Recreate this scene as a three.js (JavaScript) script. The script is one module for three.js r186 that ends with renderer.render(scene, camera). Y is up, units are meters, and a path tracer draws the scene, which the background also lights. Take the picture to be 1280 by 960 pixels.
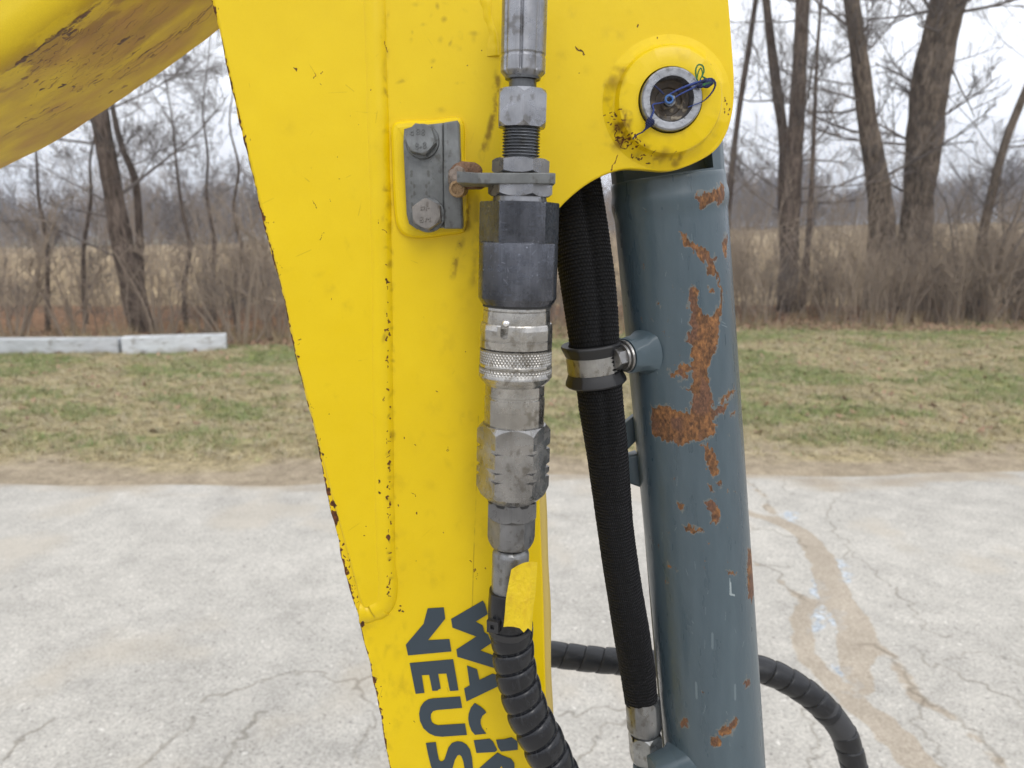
import * as THREE from 'three';
import { mergeGeometries, mergeVertices, toCreasedNormals } from 'three/addons/utils/BufferGeometryUtils.js';
import { RoundedBoxGeometry } from 'three/addons/geometries/RoundedBoxGeometry.js';
import { Brush, Evaluator, INTERSECTION, SUBTRACTION } from 'three-bvh-csg';

// ---------------------------------------------------------------- camera, sky, sun, exposure
const scene = new THREE.Scene();
const TILT = 11.2 * Math.PI / 180, FOCAL = 960, EYE = new THREE.Vector3(0, 1.5, 0);
const camera = new THREE.PerspectiveCamera(2 * Math.atan(480 / FOCAL) * 180 / Math.PI, 4 / 3, 0.05, 3000);
camera.position.copy(EYE);
camera.rotation.x = -TILT;
camera.focus = 0.46;
camera.userData.fStop = 12.5;

const renderer = new THREE.WebGLRenderer();
renderer.toneMapping = THREE.LinearToneMapping;
renderer.toneMappingExposure = 1.0;
renderer.shadowMap.enabled = true;

const sun = new THREE.DirectionalLight(new THREE.Color(1, 0.965, 0.91), 1.0);
sun.position.set(2.2, 6.5, 5.0);
sun.target.position.set(0, 1, -2);
sun.castShadow = true;
sun.shadow.radius = 40;
sun.shadow.mapSize.set(2048, 2048);
Object.assign(sun.shadow.camera, { left: -15, right: 15, top: 15, bottom: -15, near: 0.1, far: 60 });
scene.add(sun, sun.target);
scene.fog = new THREE.FogExp2(new THREE.Color(0.80, 0.86, 0.97), 0.0016);

// ---------------------------------------------------------------- small tools
let seed = 12345;
const rnd = () => { seed = (seed * 1664525 + 1013904223) >>> 0; return seed / 4294967296; };
const rr = (a, b) => a + (b - a) * rnd();
const clamp = (x, a = 0, b = 1) => Math.min(b, Math.max(a, x));
const lerp = (a, b, t) => a + (b - a) * t;
const sstep = (a, b, x) => { const t = clamp((x - a) / (b - a)); return t * t * (3 - 2 * t); };
const V = (x, y, z) => new THREE.Vector3(x, y, z);
const hash = (x, y) => { let h = (Math.imul(x, 374761393) + Math.imul(y, 668265263)) | 0; h = Math.imul(h ^ (h >>> 13), 1274126177); return ((h ^ (h >>> 16)) >>> 0) / 4294967296; };
function noise(x, y) {
  const xi = Math.floor(x), yi = Math.floor(y); let fx = x - xi, fy = y - yi;
  fx = fx * fx * (3 - 2 * fx); fy = fy * fy * (3 - 2 * fy);
  const a = hash(xi, yi), b = hash(xi + 1, yi), c = hash(xi, yi + 1), d = hash(xi + 1, yi + 1);
  return a + (b - a) * fx + (c - a) * fy + (a - b - c + d) * fx * fy;
}
const fbm = (x, y, o = 4) => { let s = 0, a = 0.5, n = 0; for (let i = 0; i < o; i++) { s += a * noise(x, y); n += a; a *= 0.5; x = x * 2.03 + 17.1; y = y * 2.03 + 9.7; } return s / n; };

// the place's frame: the sheet of the arm stands upright at 0.45 m; pt(x, y, d) is the point on the upright plane d metres ahead that is sighted at (x, y) of the survey picture
const CT = Math.cos(TILT), ST = Math.sin(TILT);
const unit = (py, d) => d / (CT + (480 - py) / FOCAL * ST) / FOCAL;      // metres per survey pixel there
function pt(px, py, d) { const t = unit(py, d) * FOCAL, b = (480 - py) / FOCAL; return V(t * (px - 640) / FOCAL, EYE.y + t * (b * CT - ST), -d); }
function sight(p) { const y = p.y - EYE.y, f = -y * ST - p.z * CT, u = y * CT - p.z * ST; return [640 + FOCAL * p.x / f, 480 - FOCAL * u / f]; }
const groundDist = (py) => EYE.y / Math.tan(TILT - Math.atan((480 - py) / FOCAL));
const onGround = (px, py, h = 0) => { const d = groundDist(py), p = pt(px, py, d); p.y = h; return p; };

const used = {};
const numbered = (n) => { const k = used[n] = (used[n] ?? -1) + 1; return k ? n + '_' + String(k).padStart(3, '0') : n; };
function thing(name, label, category, pos, group) {
  const o = new THREE.Group(); o.name = numbered(name); o.position.copy(pos); scene.add(o);
  o.userData = { label, category }; if (group) o.userData.group = group;
  return o;
}
function part(parent, name, geo, mat, label) {              // geo in world coordinates
  const at = V(0, 0, 0); for (let p = parent; p && p !== scene; p = p.parent) at.add(p.position);
  const m = new THREE.Mesh(geo.translate(-at.x, -at.y, -at.z), mat);
  m.name = name; m.castShadow = m.receiveShadow = true; parent.add(m);
  if (label) m.userData.label = label;
  return m;
}
function setting(name, geo, mat, kind = 'structure', label, category) {
  const m = geo.isInstancedMesh ? geo : new THREE.Mesh(geo, mat); m.name = name; m.castShadow = m.receiveShadow = true;
  m.userData = { kind }; if (label) m.userData.label = label; if (category) m.userData.category = category;
  scene.add(m); return m;
}
const crease = (g, a = 0.6) => toCreasedNormals(g, a);
function planarUV(g, x0, y0, w, h) {
  const p = g.attributes.position, uv = new Float32Array(p.count * 2);
  for (let i = 0; i < p.count; i++) { uv[2 * i] = (p.getX(i) - x0) / w; uv[2 * i + 1] = (p.getY(i) - y0) / h; }
  g.setAttribute('uv', new THREE.BufferAttribute(uv, 2)); return g;
}
function frame(p0, up, toward = V(0, 0, 1)) {               // matrix: local y -> up, local z -> roughly toward
  const y = up.clone().normalize(), x = V(0, 0, 0).crossVectors(y, toward).normalize(), z = V(0, 0, 0).crossVectors(x, y);
  return new THREE.Matrix4().makeBasis(x, y, z).setPosition(p0);
}
const lathe = (prof, seg = 64, c = 0.5) => { const g = new THREE.LatheGeometry(prof.map(([r, y]) => new THREE.Vector2(Math.max(r, 0), y)), seg, -Math.PI), R = Math.max(...prof.map((p) => p[0])), uv = g.attributes.uv, p = g.attributes.position; for (let i = 0; i < uv.count; i++) uv.setXY(i, uv.getX(i) * 6.2832 * R, p.getY(i) + Math.hypot(p.getX(i), p.getZ(i))); return crease(g, c); };
function smoothPx(list, n = 6) {
  const c = new THREE.CatmullRomCurve3(list.map(([x, y]) => V(x, y, 0)), false, 'centripetal'); return c.getPoints(list.length * n).map((p) => [p.x, p.y]);
}
function plate(px, front, depth, bevel, d = front, holes) { // px outline on the plane at distance d, extruded from front backwards
  let v = px.map(([x, y]) => { const p = pt(x, y, d); return new THREE.Vector2(p.x, p.y); });
  v = v.filter((q, i) => q.distanceTo(v[(i + 1) % v.length]) > 2e-5);
  if (THREE.ShapeUtils.isClockWise(v)) v.reverse();
  const s = new THREE.Shape(v);
  const g = new THREE.ExtrudeGeometry(s, { depth: depth - 2 * bevel, bevelEnabled: bevel > 0, bevelThickness: bevel, bevelSize: bevel, bevelOffset: -bevel, bevelSegments: 3, curveSegments: 8 });
  return g.translate(0, 0, -front - depth + bevel);
}
function sweep(points, n, m, rad) {                         // tube: rad(u, angle) metres; uv = (length in metres, angle 0..1)
  const c = new THREE.CatmullRomCurve3(points, false, 'centripetal'), L = c.getLength(), fr = c.computeFrenetFrames(n, false), pos = [], uv = [], idx = [];
  for (let i = 0; i <= n; i++) {
    const u = i / n, p = c.getPointAt(u), N = fr.normals[i], B = fr.binormals[i], af = Math.atan2(B.z, N.z);
    for (let j = 0; j <= m; j++) {
      const a = j / m * 2 * Math.PI, r = rad(u, a, L, af), cx = Math.cos(a) * r, cy = Math.sin(a) * r;
      pos.push(p.x + N.x * cx + B.x * cy, p.y + N.y * cx + B.y * cy, p.z + N.z * cx + B.z * cy); uv.push(u * L, j / m);
    }
  }
  for (let i = 0; i < n; i++) for (let j = 0; j < m; j++) { const a = i * (m + 1) + j, b = a + m + 1; idx.push(a, a + 1, b, a + 1, b + 1, b); }
  for (const [row, flip] of [[0, 0], [n, 1]]) {             // caps
    const ctr = pos.length / 3, p = c.getPointAt(row / n); pos.push(p.x, p.y, p.z); uv.push(0, 0);
    for (let j = 0; j < m; j++) { const a = row * (m + 1) + j; flip ? idx.push(ctr, a, a + 1) : idx.push(ctr, a + 1, a); }
  }
  const g = new THREE.BufferGeometry();
  g.setAttribute('position', new THREE.Float32BufferAttribute(pos, 3)); g.setAttribute('uv', new THREE.Float32BufferAttribute(uv, 2)); g.setIndex(idx);
  g.computeVertexNormals();
  const nn = g.attributes.normal;                           // close the seam
  for (let i = 0; i <= n; i++) { const a = i * (m + 1), b = a + m; const v = V(nn.getX(a) + nn.getX(b), nn.getY(a) + nn.getY(b), nn.getZ(a) + nn.getZ(b)).normalize(); nn.setXYZ(a, v.x, v.y, v.z); nn.setXYZ(b, v.x, v.y, v.z); }
  return g;
}
const evaluator = new Evaluator(); evaluator.useGroups = false; evaluator.attributes = ['position', 'normal', 'uv'];
const csg = (a, b, op) => { const A = new Brush(a), B = new Brush(b); A.updateMatrixWorld(); B.updateMatrixWorld(); return evaluator.evaluate(A, B, op).geometry; };
function hexNut(y0, y1, R, rot, prof) {                     // hexagon over corners R, turned on a lathe: prof [[r, y] ...] bottom to top
  const h = new THREE.CylinderGeometry(R, R, y1 - y0 + 0.002, 6, 1).rotateY(rot).translate(0, (y0 + y1) / 2, 0);
  const c = (y1 - y0), k = R * 0.885;
  const p = prof ?? [[k, y0], [R * 0.97, y0 + c * 0.1], [R * 1.03, y0 + c * 0.17], [R * 1.03, y1 - c * 0.17], [R * 0.97, y1 - c * 0.1], [k, y1]];
  const l = new THREE.LatheGeometry([[0, y0], ...p, [0, y1]].map(([r, y]) => new THREE.Vector2(r, y)), 72);
  return crease(csg(h, mergeVertices(l, 1e-7).toNonIndexed(), INTERSECTION), 0.35);
}

// ---------------------------------------------------------------- textures
function pixels(w, h, f) {                                   // f(x, y) -> [r, g, b] 0..255, rows from the top
  const c = document.createElement('canvas'); c.width = w; c.height = h;
  const x = c.getContext('2d'), im = x.createImageData(w, h), d = im.data;
  for (let j = 0, o = 0; j < h; j++) for (let i = 0; i < w; i++, o += 4) { const p = f(i, j); d[o] = p[0]; d[o + 1] = p[1]; d[o + 2] = p[2]; d[o + 3] = 255; }
  x.putImageData(im, 0, 0); return c;
}
function tex(c, srgb = true, wrap = THREE.RepeatWrapping) {
  const t = new THREE.CanvasTexture(c); t.colorSpace = srgb ? THREE.SRGBColorSpace : THREE.NoColorSpace; t.wrapS = t.wrapT = wrap; return t;
}
function maskOf(w, h, draw) {
  const c = document.createElement('canvas'); c.width = w; c.height = h; const x = c.getContext('2d');
  x.fillStyle = '#000'; x.fillRect(0, 0, w, h); x.fillStyle = x.strokeStyle = '#fff'; x.lineCap = x.lineJoin = 'round'; draw(x);
  const d = x.getImageData(0, 0, w, h).data, m = new Uint8Array(w * h); for (let i = 0; i < m.length; i++) m[i] = d[4 * i];
  return (px, py) => { px |= 0; py |= 0; return px < 0 || py < 0 || px >= w || py >= h ? 0 : m[py * w + px] / 255; };
}
const std = (o) => new THREE.MeshPhysicalMaterial(o);

// sky: an even bright overcast, a little bluish, with faint cloud structure
{
  const w = 512, h = 256, d = new Float32Array(w * h * 4);
  for (let j = 0; j < h; j++) for (let i = 0; i < w; i++) {
    const el = (j + 0.5) / h * 2 - 1, a = i / w * Math.PI * 2, x = Math.cos(a) * 3, y = Math.sin(a) * 3;
    const cl = 0.93 + 0.14 * fbm(x + 20, y + el * 6 + 40, 4), up = el > 0 ? 1.0 + 0.22 * Math.min(1, el * 1.4) : 0.5;
    const o = (j * w + i) * 4, L = 1.36 * up * cl;
    d[o] = L * 0.965; d[o + 1] = L * 0.99; d[o + 2] = L * 1.045; d[o + 3] = 1;
  }
  const t = new THREE.DataTexture(d, w, h, THREE.RGBAFormat, THREE.FloatType); t.mapping = THREE.EquirectangularReflectionMapping; t.magFilter = THREE.LinearFilter; t.needsUpdate = true;
  scene.background = t; scene.environment = t;
}

// ================================================================= the setting
// road edge runs a little aslant: distance at x
const roadEdge = (x) => 4.62 + x * 0.05 + 0.05 * Math.sin(x * 1.7 + 1) + 0.025 * Math.sin(x * 5.3) + 0.04 * (fbm(x * 3 + 50, 3.3, 3) - 0.5);
const vergeEnd = (x) => lerp(10.4, 12.3, sstep(-3, 4, x));

// --- road sheet, 8 m x 8 m of unique surface, mirrored beyond
{
  const w = 2048, h = 1400, X0 = -3.6, X1 = 3.6, Z0 = -5.0, Z1 = -0.1;
  const toC = ([px, py]) => { const p = onGround(px, py); return [(p.x - X0) / (X1 - X0) * w, (p.z - Z0) / (Z1 - Z0) * h]; };
  const path = (x, list, close) => { x.beginPath(); smoothPx(list, 4).map(toC).forEach(([a, b], i) => i ? x.lineTo(a, b) : x.moveTo(a, b)); if (close) { x.closePath(); x.fill(); } else x.stroke(); };
  const vary = (x, list, widths) => { const q = smoothPx(list, 8).map(toC), n = q.length; for (let i = 0; i < n - 1; i++) { const t = i / (n - 1) * (widths.length - 1), k = Math.min(widths.length - 2, t | 0); x.lineWidth = 0.56 * lerp(widths[k], widths[k + 1], t - k); x.beginPath(); x.moveTo(...q[i]); x.lineTo(...q[i + 1]); x.stroke(); } };
  const sand = maskOf(w, h, (x) => { x.filter = 'blur(6px)';
    vary(x, [[900, 622], [940, 645], [965, 652], [1000, 668], [1020, 690], [1032, 715], [1040, 740], [1055, 765], [1070, 790], [1072, 815], [1068, 840], [1080, 870]], [10, 16, 26, 40, 44, 44, 48, 54, 52, 34, 12]);
    vary(x, [[930, 600], [952, 620], [962, 640], [985, 660]], [5, 9, 12, 18]);
    vary(x, [[1040, 757], [1015, 757], [1002, 775], [1003, 805], [1015, 832], [1035, 852], [1070, 885], [1105, 912], [1140, 950], [1165, 975]], [10, 14, 22, 22, 20, 24, 30, 36, 34, 30]);
    vary(x, [[940, 706], [965, 716], [985, 738], [1010, 756]], [5, 6, 9, 12]);
    vary(x, [[1072, 805], [1105, 815], [1125, 838], [1150, 880], [1190, 900], [1230, 935], [1255, 965]], [6, 7, 12, 10, 6, 9, 10]);
  });
  const stone = maskOf(w, h, (x) => {                        // bluish chippings laid bare beside the joint
    for (const l of [[[1010, 728], [1024, 725], [1032, 760], [1018, 760]], [[1030, 768], [1048, 766], [1054, 790], [1040, 792]], [[1012, 765], [1028, 770], [1024, 790], [1012, 800]], [[1042, 700], [1056, 705], [1062, 732], [1050, 730]], [[975, 645], [990, 642], [996, 654], [980, 655]], [[1048, 835], [1062, 838], [1075, 880], [1060, 870]]]) path(x, l, true);
  });
  const crack = maskOf(w, h, (x) => {
    const c = (l, a = 2) => { x.lineWidth = a; const q = []; smoothPx(l, 10).map(toC).forEach(([u, v]) => q.push([u + (noise(u * 0.12, v * 0.12) - 0.5) * 16, v + (noise(u * 0.12 + 40, v * 0.12) - 0.5) * 16])); x.beginPath(); q.forEach(([u, v], i) => i ? x.lineTo(u, v) : x.moveTo(u, v)); x.stroke(); };
    c([[936, 702], [965, 716], [985, 738], [1010, 756]], 3.5); c([[1072, 805], [1105, 815], [1125, 838], [1150, 880], [1190, 900], [1230, 935], [1255, 965]], 4); c([[930, 600], [952, 620], [962, 640]], 3); c([[936, 662], [985, 672], [1010, 690]], 2.5); c([[1050, 620], [1035, 640], [1040, 665], [1056, 680], [1058, 695], [1048, 700]], 3); c([[1115, 735], [1140, 765], [1160, 790], [1185, 800]], 3); c([[985, 600], [980, 610], [990, 622]], 2.5);
    c([[1135, 810], [1155, 830], [1200, 845], [1230, 862], [1290, 890]], 3); c([[1150, 880], [1148, 905], [1165, 930], [1180, 970]], 3); c([[940, 710], [990, 712]], 2.5); c([[1010, 880], [1015, 910], [1012, 970]], 2.5);
    c([[255, 880], [300, 865], [340, 850], [395, 845], [440, 855], [480, 840]], 3.2); c([[150, 985], [185, 950], [220, 920], [240, 905]], 4); c([[255, 975], [290, 935], [335, 890]], 4); c([[0, 950], [30, 920], [60, 905]], 3);
    c([[440, 855], [465, 885], [445, 960]], 2.5); c([[700, 900], [760, 890], [830, 905], [870, 880]], 2.5); c([[720, 960], [740, 925], [780, 905]], 2.5); c([[690, 640], [720, 655], [760, 650]], 2);
    c([[1180, 830], [1225, 820], [1280, 835]], 2); c([[1060, 690], [1110, 735]], 2);
  });
  const edgeDirt = (x, z) => sstep(0.3, 0.0, roadEdge(x) + z + (fbm(x * 2.1, z * 5, 5) - 0.5) * 0.6);
  const rb = new Uint8Array(w * h);
  const c = pixels(w, h, (i, j) => {
    const x = X0 + i / w * (X1 - X0), z = Z0 + j / h * (Z1 - Z0);
    const big = fbm(x * 0.9 + 5, z * 0.9, 3) - 0.5, mid = fbm(x * 9, z * 9, 3) - 0.5, grain = noise(x * 190, z * 190) - 0.5, fine = hash(i, j) - 0.5, sp = noise(x * 120 + 99, z * 120);
    let v = 173 + big * 16 + mid * 26 + grain * 34 + fine * 22, r = v, g = v * 0.973, b = v * 0.922, hgt = 128 + grain * 90 + fine * 60 + mid * 60;
    if (noise(x * 150 + 7, z * 150 + 3) > 0.9) { r -= 40; g -= 40; b -= 38; hgt -= 40; }
    if (sp > 0.93) { r += 36; g += 36; b += 36; hgt += 30; }
    const pk = sstep(0.62, 0.78, fbm(x * 2.1 + 31, z * 2.1 + 11, 4)) * 0.5; r = lerp(r, 176, pk); g = lerp(g, 166, pk); b = lerp(b, 150, pk);
    const wx = i + (noise(x * 24, z * 24) - 0.5) * 14 + (noise(x * 70, z * 70) - 0.5) * 8, wz = j + (noise(x * 24 + 80, z * 24) - 0.5) * 10 + (noise(x * 70 + 9, z * 70) - 0.5) * 6;
    const st = stone(wx, wz); if (st > 0.4 && noise(x * 60, z * 60) > 0.35) { const q = noise(x * 95, z * 95); r = 136 + q * 66; g = 141 + q * 66; b = 146 + q * 64; hgt = 70 + q * 120; }
    const sd = sstep(0.3, 0.62, sand(i, j) + (fbm(x * 19, z * 19, 5) - 0.5) * 0.95 * sstep(0.01, 0.25, sand(i, j))); if (sd > 0) { const q = fine * 20 + grain * 24 + mid * 20; r = lerp(r, 158 + q, sd * 0.72); g = lerp(g, 144 + q, sd * 0.72); b = lerp(b, 125 + q, sd * 0.72); hgt = lerp(hgt, 105 + fine * 40, sd); }
    const ck = crack(i + fine * 1.5, j) * (0.35 + 0.65 * noise(x * 11, z * 11)); if (ck > 0.1) { r *= 1 - ck * 0.2; g *= 1 - ck * 0.21; b *= 1 - ck * 0.23; hgt *= 1 - ck * 0.6; }
    const ed = edgeDirt(x, z); r = lerp(r, 158 + fine * 34 + mid * 26, ed * 0.85); g = lerp(g, 145 + fine * 32 + mid * 26, ed * 0.85); b = lerp(b, 126 + fine * 28 + mid * 24, ed * 0.85);
    rb[j * w + i] = clamp(hgt, 0, 255); return [r, g, b];
  });
  const bump = pixels(w, h, (i, j) => { const v = rb[j * w + i]; return [v, v, v]; });
  const mat = std({ map: tex(c, true, THREE.MirroredRepeatWrapping), bumpMap: tex(bump, false, THREE.MirroredRepeatWrapping), bumpScale: 0.003, roughness: 0.93 });
  // the sheet: its far edge follows the broken edge of the road
  const pos = [], uv = [], idx = [], N = 260; const rows = (x) => [14, 8, 4, 1, 0, -1, -2, -2.6, -3.2, -3.8, -roadEdge(x) + 0.25, -roadEdge(x) + 0.1, -roadEdge(x)];
  for (let i = 0; i <= N; i++) { const x = -30 + 60 * i / N, zs = rows(x); zs.forEach((z, k) => { pos.push(x, k === zs.length - 1 ? -0.02 : 0.012, z); uv.push((x - X0) / (X1 - X0), 1 - (z - Z0) / (Z1 - Z0)); }); }
  const K = 13; for (let i = 0; i < N; i++) for (let k = 0; k < K - 1; k++) { const a = i * K + k, b = a + K; idx.push(a, b, a + 1, b, b + 1, a + 1); }
  const g = new THREE.BufferGeometry(); g.setAttribute('position', new THREE.Float32BufferAttribute(pos, 3)); g.setAttribute('uv', new THREE.Float32BufferAttribute(uv, 2)); g.setIndex(idx); g.computeVertexNormals();
  setting('road', g, mat, 'structure', 'pale worn asphalt road with sandy cracks');
}

// --- terrain: verge, wood floor and field in one sheet, rising gently to the right far out
const terrainH = (x, z) => {
  const d = -z; let h = -0.004 + 0.06 * (fbm(x * 0.7 + 3, z * 0.7, 3) - 0.5) * sstep(5, 7.5, d) + 0.03 * (fbm(x * 3, z * 3, 2) - 0.5) * sstep(4.9, 6, d);
  h += sstep(20, 130, d) * (0.7 + x * 0.022 + 1.0 * sstep(0, 60, x)) * 0.9;
  return h;
};
const greenAt = (x, z) => {                                 // where the verge is green rather than dry
  const d = -z, n = fbm(x * 1.3 + 9, z * 2.2 + 4, 4);
  let v = sstep(0.47, 0.66, n) * 0.75;
  v += 0.55 * sstep(1.1, 0.2, Math.abs(d - vergeEnd(x) + 1.0)) * sstep(0.35, 0.6, fbm(x * 2 + 40, z * 2, 3));
  v += 0.35 * sstep(1.2, 0.3, Math.hypot((x - 2.6) / 1.4, (d - 8.0) / 0.5));
  return clamp(v) * sstep(5.0, 5.7, d);
};
{
  const w = 2048, h = 1024, X0 = -10, X1 = 10, Z0 = -16, Z1 = -4;
  const c = pixels(w, h, (i, j) => {
    const x = X0 + i / w * (X1 - X0), z = Z0 + j / h * (Z1 - Z0), d = -z, f = hash(i, j) - 0.5, m = fbm(x * 14, z * 14, 3) - 0.5, s = noise(x * 60, z * 40) - 0.5;
    const dirt = sstep(roadEdge(x) + 0.75, roadEdge(x) + 0.15, d + (fbm(x * 2.2, z * 4, 3) - 0.5) * 0.9), gr = greenAt(x, z), wood = sstep(vergeEnd(x) - 0.5, vergeEnd(x) + 0.6, d + (fbm(x * 2, z * 2, 3) - 0.5) * 1.2);
    let r = 152 + m * 50 + f * 40 + s * 40, g = 139 + m * 46 + f * 38 + s * 38, b = 107 + m * 38 + f * 30 + s * 30;
    r = lerp(r, 112 + m * 30 + f * 30, gr * 0.75); g = lerp(g, 122 + m * 34 + f * 32, gr * 0.75); b = lerp(b, 66 + m * 20 + f * 20, gr * 0.75);
    r = lerp(r, 150 + m * 40 + f * 30, dirt); g = lerp(g, 137 + m * 38 + f * 30, dirt); b = lerp(b, 117 + m * 34 + f * 26, dirt);
    r = lerp(r, 132 + m * 56 + f * 40 + s * 44, wood); g = lerp(g, 103 + m * 50 + f * 34 + s * 38, wood); b = lerp(b, 80 + m * 38 + f * 28 + s * 30, wood);
    return [r, g, b];
  });
  const mat = std({ map: tex(c, true, THREE.MirroredRepeatWrapping), bumpMap: tex(c, false, THREE.MirroredRepeatWrapping), bumpScale: 0.03, roughness: 1, specularIntensity: 0.1 });
  const g = new THREE.PlaneGeometry(60, 14, 300, 100).rotateX(-Math.PI / 2).translate(0, 0, -9), p = g.attributes.position, uv = g.attributes.uv;
  for (let i = 0; i < p.count; i++) { const x = p.getX(i), z = p.getZ(i); p.setY(i, terrainH(x, z)); uv.setXY(i, (x - X0) / (X1 - X0), 1 - (z - Z0) / (Z1 - Z0)); }
  g.computeVertexNormals(); setting('verge_ground', g, mat, 'structure', 'grassy verge with dry and green patches beside the road');
  // field
  const fc = pixels(1024, 1024, (i, j) => { const f = hash(i, j) - 0.5, m = fbm(i / 40, j / 14, 4) - 0.5, s = fbm(i / 160 + 7, j / 160, 3) - 0.5, v = m * 60 + f * 40 + s * 46; return [160 + v, 141 + v * 0.95, 111 + v * 0.8]; });
  const ft = tex(fc, true, THREE.MirroredRepeatWrapping); ft.repeat.set(1 / 30, 1 / 30);
  const F = new THREE.PlaneGeometry(2400, 1000, 240, 100).rotateX(-Math.PI / 2), fp = F.attributes.position, fu = F.attributes.uv;
  for (let i = 0; i < fp.count; i++) { const t = (fp.getZ(i) + 500) / 1000, z = -15.6 - 984 * Math.pow(1 - t, 2.5), x = fp.getX(i) * (0.04 + 0.96 * Math.pow(1 - t, 1.5)); fp.setXYZ(i, x, Math.min(terrainH(x, z), terrainH(clamp(x, -80, 80), z)) - 0.01, z); fu.setXY(i, x, z); }
  F.computeVertexNormals(); setting('field', F, std({ map: ft, roughness: 1, specularIntensity: 0.1 }), 'structure', 'wide straw coloured field behind the trees');
  // the rest of the ground, behind the camera and to the sides
  const G = new THREE.PlaneGeometry(3000, 3000).rotateX(-Math.PI / 2).translate(0, -0.6, 0);
  setting('ground', G, std({ color: new THREE.Color(0.2, 0.17, 0.1), roughness: 1 }), 'structure');
}

// --- accumulators for wood: tapered tubes
class Wood {
  constructor() { this.p = []; this.u = []; this.i = []; }
  limb(pts, r0, r1, m = 5) {
    const n = pts.length, base = this.p.length / 3, t = V(0, 0, 0), a = V(0, 0, 0), b = V(0, 0, 0); let len = 0;
    for (let k = 0; k < n; k++) {
      t.subVectors(pts[Math.min(k + 1, n - 1)], pts[Math.max(k - 1, 0)]).normalize();
      if (Math.abs(t.z) < 0.85) a.set(0, 0, 1); else a.set(1, 0, 0); a.addScaledVector(t, -a.dot(t)).normalize(); b.crossVectors(t, a);
      const r = typeof r0 === 'function' ? r0(k / (n - 1)) : lerp(r0, r1, k / (n - 1)); if (k) len += pts[k].distanceTo(pts[k - 1]);
      for (let j = 0; j <= m; j++) { const q = j / m * Math.PI * 2, c = Math.cos(q) * r, s = Math.sin(q) * r; this.p.push(pts[k].x + a.x * c + b.x * s, pts[k].y + a.y * c + b.y * s, pts[k].z + a.z * c + b.z * s); this.u.push(j / m, len); }
    }
    for (let k = 0; k < n - 1; k++) for (let j = 0; j < m; j++) { const x = base + k * (m + 1) + j, y = x + m + 1; this.i.push(x, x + 1, y, x + 1, y + 1, y); }
  }
  geo() { const g = new THREE.BufferGeometry(); g.setAttribute('position', new THREE.Float32BufferAttribute(this.p, 3)); g.setAttribute('uv', new THREE.Float32BufferAttribute(this.u, 2)); g.setIndex(this.i); g.computeVertexNormals(); return g; }
}
function grow(w, p, dir, len, r, lv, o) {                   // a branch with its own side branches
  const n = Math.max(3, Math.min(7, Math.round(len / 0.22) + 2)), pts = [p.clone()], q = p.clone(), d = dir.clone();
  for (let k = 1; k < n; k++) { d.x += rr(-1, 1) * o.bend; d.y += rr(-1, 1) * o.bend + o.up; d.z += rr(-1, 1) * o.bend; d.normalize(); q.addScaledVector(d, len / (n - 1)); pts.push(q.clone()); }
  w.limb(pts, r, Math.max(r * 0.35, 0.0016), r > 0.02 ? 6 : 4 - (r < 0.006));
  if (lv <= 0) return;
  const kids = Math.round(o.kids * (0.7 + 0.6 * rnd()) * (lv > 1 ? 1 : o.last ?? 1));
  for (let k = 0; k < kids; k++) {
    const t = 0.2 + 0.78 * (k + rnd()) / kids, f = t * (n - 1), a = Math.min(n - 2, f | 0), at = pts[a].clone().lerp(pts[a + 1], f - a), along = pts[a + 1].clone().sub(pts[a]).normalize();
    const side = V(rr(-1, 1), rr(-0.6, 1), rr(-1, 1)).normalize(), nd = along.multiplyScalar(0.75).addScaledVector(side, 0.8).normalize();
    grow(w, at, nd, len * rr(0.38, 0.68) * (1 - 0.35 * t), Math.max(0.0018, r * rr(0.35, 0.55)), lv - 1, o);
  }
}
const bark = (() => { const c = pixels(256, 512, (i, j) => { const a = i / 256 * Math.PI * 2, x = Math.cos(a) * 3.2, y = Math.sin(a) * 3.2, f = (fbm(x * 1.3 + 9, j / 110, 4) + fbm(y * 1.3 + 30, j / 110 + 7, 4)) / 2, k = (fbm(x * 4 + 9, j / 40, 3) + fbm(y * 4 + 30, j / 40 + 7, 3)) / 2, v = (f - 0.5) * 110 + (k - 0.5) * 130 + (hash(i, j) - 0.5) * 20; return [104 + v, 95 + v * 0.95, 87 + v * 0.9]; }); const t = tex(c), b = tex(c, false); t.repeat.set(1, 0.7); b.repeat.set(1, 0.7); return { t, b }; })();
const barkMat = std({ map: bark.t, bumpMap: bark.b, bumpScale: 0.02, roughness: 1, specularIntensity: 0.15, color: new THREE.Color(0.78, 0.72, 0.70) });
const barkGrey = std({ map: bark.t, bumpMap: bark.b, bumpScale: 0.04, roughness: 1, specularIntensity: 0.15, color: new THREE.Color(0.95, 0.9, 0.84) });
const twigMat = std({ color: new THREE.Color(0.17, 0.147, 0.133), roughness: 1, specularIntensity: 0.15 });
const twigTan = std({ color: new THREE.Color(0.31, 0.25, 0.195), roughness: 1, specularIntensity: 0.15 });

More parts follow.
